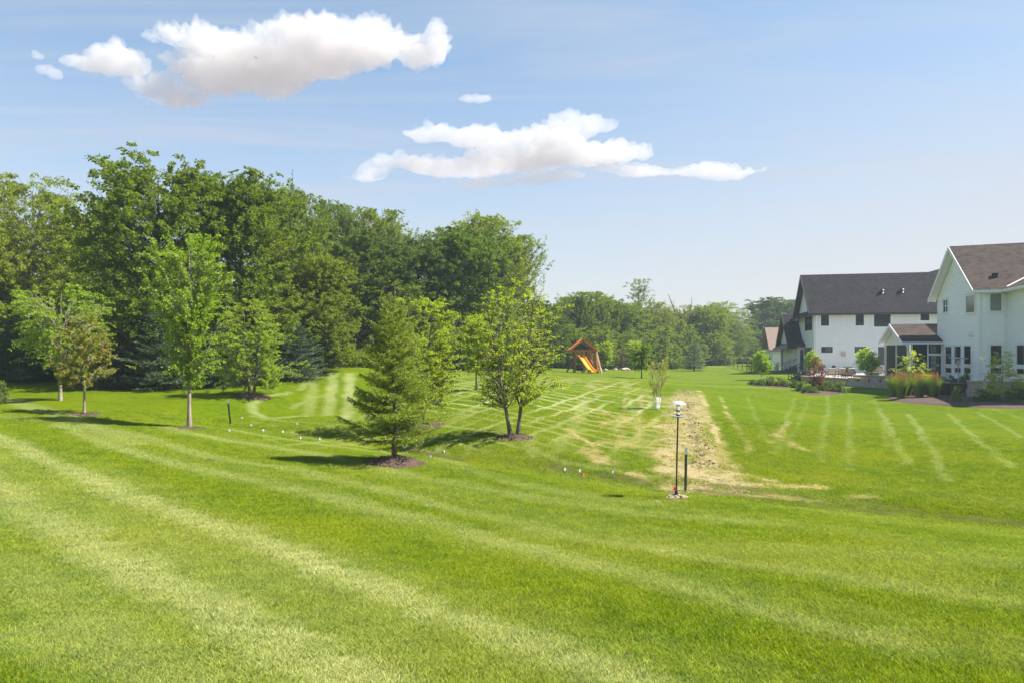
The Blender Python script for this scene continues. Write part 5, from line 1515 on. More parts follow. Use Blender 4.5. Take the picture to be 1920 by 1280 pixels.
for i, (px, d, w, top, lab, col) in enumerate([
    (1412, 55, 20, 710, 'low shrub at the left tip of the row beneath the white-guarded sapling', (.7, .9, .7)),
    (1428, 54, 22, 708, 'low shrub at the foot of the white-guarded sapling', (.8, .95, .8)),
    (1445, 54, 26, 704, 'low shrub third from the left in the row', (.95, 1, .9)),
    (1464, 54, 30, 705, 'low shrub at the right end of the row with the sapling', (1.1, 1.1, .9)),
    (1488, 53.5, 18, 709, 'small shrub beside the dark patio steps', (.75, .9, .8)),
    (1503, 50.5, 24, 713, 'low shrub at the left end of the mulch bed at the patio corner', (1.15, 1.15, .9)),
    (1514, 49, 20, 720, 'dark small shrub in the front of the patio corner bed', (.8, .95, .85)),
    (1527, 48.5, 18, 724, 'rounded little shrub at the lowest front of the patio corner bed', (1.1, 1.15, .9)),
    (1524, 51, 18, 714, 'shrub behind the purple-leaved stem', (1.0, 1.0, .8)),
    (1551, 50, 28, 712, 'light shrub just right of the purple-leaved shrub', (1.15, 1.15, .85)),
    (1574, 49.5, 30, 714, 'light shrub at the right end of the patio corner bed', (1.1, 1.1, .9)),
    (1795, 40.5, 20, 722, 'small light shrub in front of the black fire table', (1.2, 1.2, .9)),
    (1842, 40, 34, 728, 'broad dark shrub left of the trunk of the spreading tree at right', (.65, .85, .75)),
    (1858, 41, 28, 719, 'shrub with cream flower heads by the seat wall', (.75, .95, .7)),
    (1892, 39, 30, 738, 'low dark shrub right of the spreading tree trunk', (.6, .8, .7)),
    (1907, 41, 40, 716, 'tall dark shrub against the right end of the seat wall', (.6, .85, .65)),
    (1930, 40, 40, 722, 'dark shrub cut by the right edge of the picture', (.55, .8, .65)),
    (1768, 49, 26, 704, 'dark shrub under the wall lantern', (.5, .75, .6)),
    (1784, 49, 16, 702, 'light shrub left of the heater pole', (.8, 1, .7)),
    (1814, 48, 18, 688, 'tall bright shrub right of the heater pole', (.8, 1.05, .6)),
    (1803, 49, 22, 704, 'low shrub under the triple window', (.6, .85, .6))]):
    zz = PZ - .02 if d > 46.5 and px > 1750 else None
    s = shrub(px, 0, w, top, lab, col, i * 1.3, d=d, z=zz, group=SG)
    if 'cream flower' in lab:
        rng = np.random.default_rng(8)
        n = 30
        cc = np.stack([rng.uniform(-.5, .5, 9), rng.uniform(-.6, 0, 9), rng.uniform(.7, 1.05, 9)], -1)
        for c9 in cc:
          P = c9 + rng.normal(0, .05, (n, 3))
          f = leaves_mesh('flower_head', P, unit(rng.normal(size=(n, 3))), np.full(n, .06), np.full(n, .05), rng, L['flower'], rng.random(n))
          link('flower_head', f, s)
# feather reed grasses
def reed_mesh(seed, H, w, n):
    rng = np.random.default_rng(seed)
    V = []; tints = []; bl = []
    a = rng.uniform(0, 2 * PI, n); r0 = w * .28 * np.sqrt(rng.random(n)); ln = H * rng.uniform(.5, .95, n); sp = rng.uniform(.05, .34, n)
    base = np.stack([np.cos(a) * r0, np.sin(a) * r0, np.zeros(n)], -1)
    d = np.stack([np.cos(a) * sp, np.sin(a) * sp, np.ones(n)], -1)
    sd = np.stack([-np.sin(a + .8), np.cos(a + .8), np.zeros(n)], -1) * .009
    mid = base + d * (ln * .6)[:, None]; tip = base + d * ln[:, None] + np.stack([np.cos(a), np.sin(a), np.zeros(n) - .4], -1) * (ln * sp * .55)[:, None]
    V = np.stack([base - sd, base + sd, mid + sd, mid - sd, tip], 1).reshape(-1, 3)
    q = np.arange(n)[:, None] * 5
    Fc = np.concatenate([q + np.array([[0, 1, 2]]), q + np.array([[0, 2, 3]]), q + np.array([[3, 2, 4]])])
    m1 = np_mesh('blades', V, Fc, L['reed'], False, np.repeat(rng.random(n), 5))
    k = n // 11
    a = rng.uniform(0, 2 * PI, k); r0 = w * .3 * np.sqrt(rng.random(k)); hh = H * rng.uniform(.68, 1.0, k); sp = rng.uniform(.02, .20, k)
    top = np.stack([np.cos(a) * (r0 + hh * sp), np.sin(a) * (r0 + hh * sp), hh], -1)
    dirn = unit(np.stack([np.cos(a) * sp, np.sin(a) * sp, np.ones(k)], -1))
    per = 16
    so = np.repeat(np.arange(k), per); s = rng.random(k * per)
    P = top[so] - dirn[so] * (s * H * .22)[:, None]
    ax = unit(dirn[so] + rng.normal(0, .28, (k * per, 3)))
    m2 = leaves_mesh('plumes', P, ax, np.full(k * per, .09), np.full(k * per, .016), rng, L['plume'], rng.random(k * per))
    return m1, m2
R1_ = reed_mesh(3, 1.45, .8, 1100); R2_ = reed_mesh(4, 1.5, .75, 1000)
for i, (px, d, sc, lab) in enumerate([(1676, 45.4, .98, 'orange-plumed reed grass at the left end of its row'), (1690, 43.6, 1.1, 'tall reed grass second from the left, in front of the others'),
     (1700, 45.2, 1.0, 'reed grass third from the left, just left of the spreading tree stem'), (1724, 43.8, 1.08, 'reed grass just right of the spreading tree stem'),
     (1735, 45.4, 1.06, 'reed grass standing behind the right-hand pair'), (1751, 43.4, 1.05, 'orange-plumed reed grass at the right end of its row')]):
    x, y = wpt(px, d); z = G(x, y)
    rt = thing('reed_grass', lab, 'ornamental grass', (x, y, z), i * 1.1, 'orange-tipped reed grasses by the patio'); 
    H = CAMZ - (698 - CY) / F * d - z
    rt.scale = (sc * .82, sc * .82, H / 1.45)
    bl, pl = (R1_, R2_)[i % 2]
    link('blades', bl, rt); link('plumes', pl, rt)
# mulch beds
def bed(name, label, outline, h=.10, seed=0):
    P = np.array(outline); c = P.mean(0)
    n = len(P); k = 10; m_ = 8
    ring = []
    for i in range(n):
        for t in range(m_):
            f = t / m_; p0, p1, p2, p3 = P[i - 1], P[i], P[(i + 1) % n], P[(i + 2) % n]
            ring.append(.5 * ((2 * p1) + (-p0 + p2) * f + (2 * p0 - 5 * p1 + 4 * p2 - p3) * f * f + (-p0 + 3 * p1 - 3 * p2 + p3) * f ** 3))
    ring = np.array(ring); nr_ = len(ring); V = []
    for i in range(k + 1):
        f = i / k
        q = c + (ring - c) * f
        zz = gz(q[:, 0], q[:, 1]) + h * (1 - f ** 4) + (fbm(q[:, 0] + seed, q[:, 1], 6, 3) - .5) * .06 * (f < 1) + .015 - .05 * (i == k)
        V.append(np.column_stack([q, zz]))
    V = np.concatenate(V)
    Fq = [[i * nr_ + j, (i + 1) * nr_ + j, (i + 1) * nr_ + (j + 1) % nr_, i * nr_ + (j + 1) % nr_] for i in range(k) for j in range(nr_)]
    o = link(name, np_mesh(name, V, Fq, M['mulch'])); tag(o, label, 'mulch bed')
    return o
bed('mulch_bed', 'brown mulch bed along the seat wall under the right-hand house', [wpt(1658, 45), wpt(1690, 42), wpt(1740, 40.4), wpt(1800, 38.6), wpt(1850, 37.2), wpt(1940, 36.2), wpt(1990, 38), wpt(1960, 41.4), wpt(1815, 43.4), wpt(1765, 45.8), wpt(1700, 49)], .14)
bed('mulch_bed', 'mulch bed under the purple-leaved shrub at the patio corner', [wpt(1490, 52), wpt(1500, 49.2), wpt(1520, 47.6), wpt(1545, 48.0), wpt(1580, 48.6), wpt(1590, 50), wpt(1570, 51.5), wpt(1530, 53)], .12, 3)
bed('mulch_bed', 'mulch bed under the row of low shrubs by the white-guarded sapling', [wpt(1402, 56), wpt(1415, 53.6), wpt(1450, 52.8), wpt(1480, 52.8), wpt(1478, 55), wpt(1440, 57)], .06, 4)

# steps with railings, utility box, black fence
def railing(mb, a, b, h=.9, n=6):
    a = np.array(a, float); b = np.array(b, float)
    mb.bar(a + [0, 0, h], b + [0, 0, h], .05); mb.bar(a + [0, 0, .12], b + [0, 0, .12], .035)
    for i in range(n + 1):
        p_ = a + (b - a) * i / n; mb.bar(p_, p_ + [0, 0, h], .05 if i in (0, n) else .025)
def steps(px, d, n, w, dirx, label):
    x, y = wpt(px, d); z = G(x, y) - .05
    st = thing('garden_steps', label, 'steps', (x, y, z))
    mb = MB()
    for i in range(n):
        mb.box(x + dirx * i * .32 if dirx > 0 else x - (i + 1) * .32, x + (i + 1) * .32 * dirx if dirx > 0 else x - i * .32, y - w / 2, y + w / 2, z, z + .17 * (i + 1))
    mb.build('treads', M['darktrim'], st)
    for sy in (-1, 1):
        mb = MB(); railing(mb, (x + .1 * dirx, y + sy * w * .48, z + .17), (x + n * .32 * dirx, y + sy * w * .48, z + .17 * n)); mb.build('railing', M['black'], st)
steps(1468, 81, 6, 1.2, 1, 'dark steps with black railing beside the cream wing wall')
steps(1482, 62, 5, 1.4, 1, 'dark steps with black railing climbing to the patio')
x, y = wpt(1455, 88); z = G(x, y)
ub = thing('utility_box', 'white utility cabinet at the far corner of the cream wing', 'cabinet', (x, y, z))
mb = MB(); mb.box(x - .28, x + .28, y - .3, y + .3, z, z + 1.05); mb.build('body', M['white'], ub, bevel=.02)
mb = MB(); mb.box(x - .31, x + .31, y - .33, y + .33, z + 1.053, z + 1.10); mb.build('lid', M['galv'], ub)
mb = MB()
for i in range(5): mb.box(x - .2, x + .2, y - .312, y - .301, z + .2 + i * .12, z + .26 + i * .12)
mb.build('louvre', M['galv'], ub)
fn = thing('wire_fence', 'thin black wire fence on the far lawn right of the dark spruce', 'fence', (*gp(1385, 690), 0))
fp = [gp(*p) for p in [(1360, 684), (1376, 688), (1392, 693), (1409, 697), (1428, 699)]]
prev = None
for p0, p1 in zip(fp[:-1], fp[1:]):
    for t in (0, .5):
        p_ = p0 + (p1 - p0) * t; z = G(*p_)
        mb = MB(); mb.bar((p_[0], p_[1], z - .05), (p_[0], p_[1], z + 1.15), .07); mb.build('post', M['black'], fn)
        if prev:
            mb = MB()
            for hh in np.linspace(.15, 1.1, 6): mb.bar((prev[0], prev[1], prev[2] + hh), (p_[0], p_[1], z + hh), .022)
            mb.build('wire', M['black'], fn)
        prev = (p_[0], p_[1], z)

# ------------------------------------------------------------------ swing set
bx, by = gp(1090, 698); bz = G(bx, by)
k_ = by / F                                  # metres per photograph pixel there
ps = thing('swing_set', 'wooden play set with yellow slide and orange canopy on the far lawn', 'swing set', (bx, by, bz), .0)
def px_(p): return (p - 1090) * k_
def pz_(p): return (698 - p) * k_
W2 = .9
def pbar(name, a, b, w=.13, mat='wood', h=None):
    mb = MB(); mb.bar(a, b, w, h); return mb.build(name, M[mat], ps, local=True, bevel=.012)
fl = pz_(672); tp_ = pz_(657); ap = pz_(637.5)
xl_, xr_ = px_(1077), px_(1106)
for xx in (xl_, px_(1093), xr_):
    for yy in (-W2, W2):
        pbar('upright', (xx, yy, -.1), (xx, yy, tp_), .14)
mb = MB()
for i in range(8): mb.box(xl_ - .1, xr_ + .1, -W2 + i * .228, -W2 + i * .228 + .205, fl - .08, fl)
mb.build('deck', M['wood'], ps, local=True)
for yy in (-W2, W2):
    pbar('top_beam', (px_(1060), yy, tp_), (px_(1117), yy, tp_), .16)
pbar('ridge_beam', (px_(1091), -W2 - .3, ap - .05), (px_(1091), W2 + .3, ap - .05), .12)
for xx in (xl_, px_(1087), px_(1100)):
    for i in range(3):
        pbar('rail_slat', (xx + i * .2, -W2 - .06, fl + .02), (xx + i * .2, -W2 - .06, fl + .8), .09)
for sx, pe in ((-1, 1067), (1, 1117)):
    for yy in (-W2 - .2, W2 + .2):
        pbar('rafter', (px_(1091), yy, ap), (px_(pe), yy, pz_(657)), .13, 'tarp' if yy < 0 else 'wood')
    mb = MB()
    x0, z0, x1, z1 = px_(1091), ap + .09, px_(pe + sx), pz_(656)
    mb.slab([(x0, -W2 - .45, z0), (x0, W2 + .45, z0), (x1, W2 + .45, z1), (x1, -W2 - .45, z1)], (0, 0, .05))
    mb.build('canopy', M['tarp'], ps, local=True)
mb = MB(); mb.slab([(px_(1072), W2 + .1, pz_(655)), (px_(1090), W2 + .1, pz_(641)), (px_(1108), W2 + .1, pz_(655))], (0, .03, 0)); mb.build('canopy_end', M['tarpg'], ps, local=True)
# angled swing legs, ladder and climbing board
pbar('leg', (px_(1118), -W2 - .6, -.1), (px_(1116), -W2 + .1, tp_), .16); pbar('leg', (px_(1124), -W2 - .9, -.1), (px_(1117), -.2, tp_ + .05), .16); pbar('leg', (px_(1119), W2 + .9, -.1), (px_(1117), .3, tp_), .16)
for yy in (-W2 - .02, -W2 + .75):
    pbar('ladder_rail', (px_(1116) + .1, yy - .45, .0), (px_(1103), yy, fl + .1), .12)
for i in range(5):
    f = (i + .6) / 5.4
    xx = px_(1116) + .1 + (px_(1103) - px_(1116) - .1) * f; zz = (fl + .1) * f
    mb = MB(); mb.bar((xx, -W2 - .47 * (1 - f) - .02, zz), (xx, -W2 + .75 - .45 * (1 - f), zz), .08); mb.build('rung', M['wood'], ps, local=True)
mb = MB()
for i in range(7):
    f0, f1 = i / 7, (i + .9) / 7
    a = np.array([px_(1061), -.0, .05]); b = np.array([px_(1078), 0, fl])
    p0 = a + (b - a) * f0; p1 = a + (b - a) * f1
    mb.slab([(p0[0], -.8, p0[2]), (p0[0], .55, p0[2]), (p1[0], .55, p1[2]), (p1[0], -.8, p1[2])], (.05, 0, -.05))
mb.build('climbing_board', M['wood'], ps, local=True)
# slide: bed with two raised sides, flat run-out
prof = [(1084, 667, -W2 - .1), (1088, 668.5, -W2 - .35), (1094, 679, -W2 - 1.0), (1099, 688, -W2 - 1.6), (1103, 693.5, -W2 - 2.0), (1107, 694.5, -W2 - 2.35)]
C0 = [np.array([px_(a), y_0, pz_(b)]) for a, b, y_0 in prof]
sd = np.array([.30, .10, 0])
mb = MB(); 
for a, b in zip(C0[:-1], C0[1:]):
    mb.slab([a - sd, a + sd, b + sd, b - sd], (0, 0, -.04))
sl = mb.build('slide', M['slide'], ps, local=True)
for sg in (-1, 1):
    mb = MB()
    for a, b in zip(C0[:-1], C0[1:]):
        a2 = a + sd * sg; b2 = b + sd * sg
        mb.hexa([a2 - [.03, 0, .05], a2 + [.03, 0, -.05], b2 + [.03, 0, -.05], b2 - [.03, 0, .05], a2 + [-.03, 0, .2], a2 + [.03, 0, .2], b2 + [.03, 0, .2], b2 + [-.03, 0, .2]])
    mb.build('slide_side', M['slide'], sl, local=True)
pbar('slide_foot', (px_(1098), -W2 - 1.7, -.05), (px_(1098), -W2 - 1.7, .4), .1); pbar('slide_foot', (px_(1104), -W2 - 2.0, -.05), (px_(1104), -W2 - 2.0, .22), .1)
mb = MB(); mb.bar((px_(1108.5), -.7, .9), (px_(1108.5), -.7, 1.9), .25, .04); mb.build('yellow_panel', M['slide'], ps, local=True)
tx, ty = px_(1089), -.2
mb = MB(); mb.lathe([(.42 + .13 * math.cos(t), .13 * math.sin(t)) for t in np.linspace(0, 2 * PI, 13)], 24, (tx, ty, .35)); ts_ = mb.build('tyre_swing', M['black'], ps, True, local=True)
for dx in (-.35, .35):
    mb = MB(); mb.tube([(tx + dx, ty, .42), (tx + dx * .3, ty, fl - .1)], .015, 6); mb.build('rope', M['black'], ts_, local=True)

# hanging seat glimpsed between the birches
x, y = gp(861, 694); z = G(x, y)
gs = thing('garden_swing', 'grey garden swing bench half hidden behind the leaning birch', 'swing bench', (x, y, z))
mb = MB()
for sx in (-1, 1): mb.tube([(sx * .75, -.5, 0), (sx * .65, 0, 1.75), (sx * .75, .5, 0)], .03, 6)
mb.tube([(-.65, 0, 1.75), (.65, 0, 1.75)], .03, 6); mb.build('frame', M['black'], gs, local=True)
mb = MB(); mb.box(-.55, .55, -.28, .22, .5, .62); mb.build('seat', M['blind'], gs, local=True, bevel=.03)
mb = MB(); mb.hexa([(-.55, .2, .6), (.55, .2, .6), (.55, .28, .6), (-.55, .28, .6), (-.55, .34, 1.15), (.55, .34, 1.15), (.55, .42, 1.15), (-.55, .42, 1.15)]); mb.build('backrest', M['darktrim'], gs, local=True, bevel=.03)
mb = MB(); mb.slab([(-.8, -.6, 1.78), (.8, -.6, 1.78), (.8, .6, 1.9), (-.8, .6, 1.9)], (0, 0, .04)); mb.build('canopy', M['darktrim'], gs, local=True)
for sx in (-.5, .5):
    mb = MB(); mb.tube([(sx, 0, .6), (sx, 0, 1.75)], .012, 5); mb.build('chain', M['black'], gs, local=True)

# ------------------------------------------------------------------ bird feeder, posts, flags
fx, fy = gp(1268, 934); fz = G(fx, fy); kf = fy / F
fd = thing('bird_feeder', 'tall thin pole bird feeder under a clear dome by the dry strip', 'bird feeder', (fx, fy, fz))
def fh(p): return CAMZ - (p - CY) * kf - fz
lean = .03
mb = MB(); mb.tube([(0, 0, -.05), (lean * .5, 0, fh(850)), (lean * 1.2, 0, fh(781))], .016, 10); mb.build('pole', M['pole'], fd, True, local=True)
mb = MB(); mb.tube([(0, 0, -.02), (0, 0, .16)], .034, 10); mb.build('ground_socket', M['pole'], fd, True, local=True)
tz = fh(781); cx_ = lean * 1.2
mb = MB(); mb.lathe([(0, 0), (.125, 0), (.14, .022), (.135, .022), (.12, .008), (0, .008)], 28, (cx_, 0, tz)); mb.build('seed_tray', M['galv'], fd, True, local=True)
clear, nt, out = nodes_of('clear_plastic')
g1 = nt.nodes.new('ShaderNodeBsdfTransparent'); g1.inputs[0].default_value = (.93, .95, .96, 1)
g2 = nt.nodes.new('ShaderNodeBsdfPrincipled'); g2.inputs['Base Color'].default_value = (.8, .83, .85, 1); g2.inputs['Roughness'].default_value = .12
s = nt.nodes.new('ShaderNodeMixShader'); lw = nt.nodes.new('ShaderNodeLayerWeight'); lw.inputs[0].default_value = .35
nt.links.new(remap(nt, lw.outputs['Facing'], 0, 1, .22, .8), s.inputs[0]); nt.links.new(g1.outputs[0], s.inputs[1]); nt.links.new(g2.outputs[0], s.inputs[2]); nt.links.new(s.outputs[0], out.inputs[0])
frost, nt, out = nodes_of('frosted_dome_plastic')
g1 = nt.nodes.new('ShaderNodeBsdfTransparent'); g2 = nt.nodes.new('ShaderNodeBsdfPrincipled'); g2.inputs['Base Color'].default_value = (.82, .85, .87, 1); g2.inputs['Roughness'].default_value = .15
t1 = nt.nodes.new('ShaderNodeBsdfTranslucent'); t1.inputs[0].default_value = (.85, .87, .88, 1)
sa = nt.nodes.new('ShaderNodeMixShader'); sa.inputs[0].default_value = .5; nt.links.new(g2.outputs[0], sa.inputs[1]); nt.links.new(t1.outputs[0], sa.inputs[2])
s = nt.nodes.new('ShaderNodeMixShader'); s.inputs[0].default_value = .36
nt.links.new(g1.outputs[0], s.inputs[1]); nt.links.new(sa.outputs[0], s.inputs[2]); nt.links.new(s.outputs[0], out.inputs[0])
mb = MB(); mb.tube([(cx_, 0, tz + .02), (cx_, 0, tz + .26)], .036, 14); tb = mb.build('seed_tube', clear, fd, True, local=True)
for zz in (.03, .12, .24):
    mb = MB(); mb.lathe([(0, 0), (.045, 0), (.045, .025), (0, .025)], 16, (cx_, 0, tz + zz)); mb.build('tube_band', M['black'], fd, local=True)
for zz in (.06, .15):
    mb = MB(); mb.tube([(cx_ - .11, 0, tz + zz), (cx_ + .11, 0, tz + zz)], .006, 6); mb.build('perch', M['black'], fd, local=True)
mb = MB(); mb.lathe([(0, .075), (.03, .075), (.08, .063), (.125, .04), (.16, .01), (.165, -.008), (.16, -.008), (.15, .010), (.12, .034), (.075, .055), (0, .066)], 32, (cx_ + .01, 0, tz + .27)); mb.build('dome', frost, fd, True, local=True)
mb = MB(); mb.tube([(cx_, 0, tz + .26), (cx_ + .01, 0, tz + .39)], .006, 6); mb.build('hanger', M['galv'], fd, local=True)
# ring of reddish rock chunks at its foot
rr_ = thing('rock_ring', 'low ring of reddish rubble at the foot of the bird feeder', 'rocks', (fx, fy, fz))
rng = np.random.default_rng(6)
import bmesh
for i in range(46):
    a = rng.uniform(0, 2 * PI); q = math.sqrt(rng.random()) * .24
    bm = bmesh.new(); bmesh.ops.create_icosphere(bm, subdivisions=2, radius=1)
    for v in bm.verts:
        v.co = v.co * (1 + .3 * noise_v(v.co.x * 1.2 + i * 3, v.co.y * 1.2, v.co.z * 1.2)); v.co.x *= rng.uniform(.97, 1.03) * .05; v.co.y *= .038; v.co.z *= .026
    me = bpy.data.meshes.new('rock'); bm.to_mesh(me); bm.free(); me.materials.append(M['rock'])
    o = link('rock', me, rr_); o.location = (q * math.cos(a), q * math.sin(a) * .8, .02 + .05 * (1 - q / .26)); o.rotation_euler = (rng.uniform(-.4, .4), rng.uniform(-.4, .4), rng.uniform(0, 6))

def tpost(px, base, top, label, tilt=0.0):
    x, y = gp(px, base); z = G(x, y); h = CAMZ - (top - CY) / F * y - z
    po = thing('fence_post', label, 'post', (x, y, z), .35, 'dark posts marking the drainage swale')
    mb = MB(); T = lambda zz: tilt * zz
    def sec(w0, w1, d0, d1, za, zb):
        mb.hexa([(w0 + T(za), d0, za), (w1 + T(za), d0, za), (w1 + T(za), d1, za), (w0 + T(za), d1, za), (w0 + T(zb), d0, zb), (w1 + T(zb), d0, zb), (w1 + T(zb), d1, zb), (w0 + T(zb), d1, zb)])
    sec(-.035, .035, -.008, .0, -.1, h * .84); sec(-.006, .006, 0.0005, .04, -.1, h * .84)
    for i in range(9):
        zz = .12 + i * h * .085; sec(-.012, .012, -.018, -.0075, zz, zz + .018)
    mb.build('post_body', M['post'], po, local=True)
    mb = MB(); sec(-.036, .036, -.009, .001, h * .842, h); sec(-.007, .007, .0005, .041, h * .842, h); mb.build('painted_tip', M['galv'], po, local=True)
tpost(1285, 921, 838, 'dark steel post with grey tip right beside the bird feeder', .02)
tpost(432, 794, 748, 'leaning dark steel post with grey tip beyond the tall slender elm', -.10)

FL = [(428,806,'white marker flag just below the leaning post'), (452,786,'small white marker flag right of the leaning post'), (470,796,'white marker flag below the round twin-trunk birch'),
      (495,812,'drooping white marker flag in the worn grass strip'), (531,814,'small white marker flag in the middle of the left flag row'), (558,797,'upright white marker flag in the sunlit strip of the left lawn'),
      (560,821,'low white marker flag near the worn grass edge'), (598,822,'flattened white marker flag lying low in the grass'), (643,811,'white marker flag in the shadow left of the bright spruce'),
      (722,828,'white marker flag under the bright spruce boughs'), (754,843,'white marker flag right beside the bright spruce trunk'), (785,831,'white marker flag between the spruce and the twin-stemmed birch'),
      (807,856,'tiny white marker flag right of the spruce mulch mound'), (830,845,'low white marker flag nearest the birch shadow'),
      (1060,886,'leftmost white flag of the three left of the bird feeder'), (1084,888,'white flag just above the pink one left of the bird feeder'), (1148,891,'white flag standing alone nearest the bird feeder')]
def flag(px, py, label, mat, hgt=.26, lean_=0):
    x, y = gp(px, py + 4); z = G(x, y)
    f = thing('marker_flag', label, 'flag', (x, y, z), random.uniform(-.5, .5), 'little marker flags in the swale')
    mb = MB(); mb.tube([(0, 0, -.03), (lean_, 0, hgt)], .004, 6); mb.build('wire_stem', M['galv'], f, local=True)
    n = 5; V = []
    for i in range(n + 1):
        for j in range(3):
            V.append((lean_ * .8 + .085 * i / n, .022 * math.sin(i * 1.4 + px), hgt - .075 * j / 2 - .035 * (i / n) ** 2 * (1 if j < 2 else .2)))
    mb = MB(); mb.add(V, [(i * 3 + j, (i + 1) * 3 + j, (i + 1) * 3 + j + 1, i * 3 + j + 1) for i in range(n) for j in range(2)])
    mb.build('flag_cloth', mat, f, local=True)
    return f
for px, py, lab in FL:
    low = any(w in lab for w in ('low', 'flattened', 'tiny'))
    flag(px, py, lab, M['flagw'], .12 if low else .20, random.uniform(-.05, .05))
flag(1088, 896, 'pink marker flag left of the bird feeder', M['flagp'], .22, .03)
fl_ = flag(1262, 928, 'pink marker flag at the foot of the bird feeder pole', M['flagp'], .24, -.01)
# clods along the rut of the dry strip: too many to count
rng = np.random.default_rng(14)
n = 420
t = rng.random(n); seg = np.interp(t * (len(RUT) - 1), np.arange(len(RUT)), RUT[:, 0]), np.interp(t * (len(RUT) - 1), np.arange(len(RUT)), RUT[:, 1])
X = seg[0] + rng.normal(0, .22, n); Y = seg[1] + rng.normal(0, .25, n)
kk = fbm(X, Y, 1.2, 3) > .42; X, Y = X[kk], Y[kk]; n = len(X)
P = np.stack([X, Y, gz(X, Y) + .05], -1)
cm = leaves_mesh('clods', P, unit(np.stack([rng.normal(size=n), rng.normal(size=n), np.abs(rng.normal(0, .5, n))], -1)), rng.uniform(.05, .15, n), rng.uniform(.03, .08, n), rng, M['dirt'], np.zeros(n), 1.5)
o = link('dirt_clods', cm); o['kind'] = 'stuff'; o['label'] = 'dry clods of dirt along the rut of the strip'
n = 4500
X = rng.uniform(3, 8, n) + 0; Y = 16 + 27 * rng.random(n) ** 1.3; X = (np.interp(Y, PATHL[::-1, 1], PATHL[::-1, 0]) + (np.interp(Y, PATHR[::-1, 1], PATHR[::-1, 0]) - np.interp(Y, PATHL[::-1, 1], PATHL[::-1, 0])) * rng.random(n))
P = np.stack([X, Y, gz(X, Y) + .025 + .02 * rng.random(n)], -1)
cm = leaves_mesh('straw', P, unit(np.stack([rng.normal(size=n), rng.normal(size=n), np.abs(rng.normal(0, .35, n))], -1)), rng.uniform(.05, .16, n), rng.uniform(.006, .014, n), rng, M['straw'], np.zeros(n), 1.5)
o = link('straw_litter', cm); o['kind'] = 'stuff'; o['label'] = 'loose dry straw strewn over the strip'

# ------------------------------------------------------------------ clouds, far outside the air over the lawn
m, nt, out = nodes_of('cloud_vapour')
vs = nt.nodes.new('ShaderNodeVolumePrincipled')
vs.inputs['Color'].default_value = (.80, .785, .775, 1); vs.inputs['Density'].default_value = .012; vs.inputs['Anisotropy'].default_value = .1
nt.links.new(vs.outputs[0], out.inputs['Volume'])
M['cloud'] = m
CD = 2400.0
def cloud(label, blobs, thick=.9, seed=0, vox=6.0, amp=24):
    """blobs: (photo x, photo y, half width px, half height px)"""
    k = CD / F
    from mathutils import noise as mn
    bm = bmesh.new()
    cx0 = np.mean([b[0] for b in blobs]); cy0 = np.mean([b[1] for b in blobs])
    loc = Vector(((cx0 - CX) * k, CD, CAMZ - (cy0 - CY) * k))
    rng = np.random.default_rng(seed)
    for (px, py, a, b) in blobs:
        r = bmesh.ops.create_icosphere(bm, subdivisions=4, radius=1)
        dy = rng.uniform(-.3, .3) * a * k
        for v in r['verts']:
            q = v.co
            zz = q.z * b * k
            if q.z < 0: zz *= .8
            v.co = Vector((q.x * a * k + (px - cx0) * k, q.y * max(b * 1.3, a * .55) * k * thick + dy, zz - (py - cy0) * k))
    me = bpy.data.meshes.new('cloud'); bm.to_mesh(me); bm.free()
    o = link('cloud', me); o.location = loc
    md = o.modifiers.new('join', 'REMESH'); md.mode = 'VOXEL'; md.voxel_size = vox
    dg = bpy.context.evaluated_depsgraph_get(); ev = o.evaluated_get(dg)
    m2 = bpy.data.meshes.new_from_object(ev); o.modifiers.clear(); o.data = m2
    nv = len(m2.vertices); co = np.empty(nv * 3, np.float32); m2.vertices.foreach_get('co', co); co = co.reshape(-1, 3)
    no = np.empty(nv * 3, np.float32); m2.vertices.foreach_get('normal', no); no = no.reshape(-1, 3)
    new = co.copy()
    for i in range(nv):
        p_ = Vector(co[i]) / 130 + Vector((seed * 7.1, 0, 0))
        f = mn.noise(p_) * .9 + abs(mn.noise(p_ * 2.3)) * 1.3 + abs(mn.noise(p_ * 4.6)) * .75 + mn.noise(p_ * 9) * .17 + mn.noise(p_ * 18) * .07 - .56
        w = 1.0 if no[i, 2] > -.2 else .45
        new[i] = co[i] + no[i] * (f * amp * 2.0 * w)
    m2.vertices.foreach_set('co', new.ravel()); m2.update()
    m2.materials.clear(); m2.materials.append(M['cloud'])
    m2.polygons.foreach_set('use_smooth', [True] * len(m2.polygons))
    tag(o, label, 'cloud', 'clouds')
    return o
cloud('largest cumulus cloud, long and flat, upper left of the sky', [(345,68,80,18),(460,78,110,28),(580,78,110,36),(680,62,55,30),(700,85,85,42),(775,95,45,38),(812,88,26,34),(470,110,110,32),(560,115,120,40),(640,110,110,40),(345,120,38,28),
       (400,135,80,40),(300,172,55,20),(330,180,80,14),(430,165,60,24),(500,150,90,34),(385,92,60,18)], 1.0, 1)
cloud('small cumulus cloud just left of the largest one', [(170,122,50,18),(205,108,40,30),(245,118,38,26),(220,125,58,24),(215,82,14,16)], .9, 2, 9, 15)
cloud('little cloud scrap at the far left', [(74,107,14,9),(84,132,18,8),(104,140,14,9)], .9, 3, 7, 9)
cloud('tiny lens-shaped cloud alone in mid sky', [(888,183,34,9),(905,185,22,8)], .8, 4, 7, 7)
cloud('middle cumulus cloud with a bright tower over layered bars', [(1055,235,42,26),(1080,242,50,22),(1035,270,70,40),(1120,240,40,12),(820,258,60,20),(900,260,80,22),(790,250,36,14),(965,268,60,24),(760,310,60,15),(860,308,100,20),(960,302,110,24),(1080,296,90,22),
       (1180,282,48,16),(1150,284,60,18),(1205,288,24,10),(680,330,46,11),(700,322,40,12)], .9, 5, 10, 15)
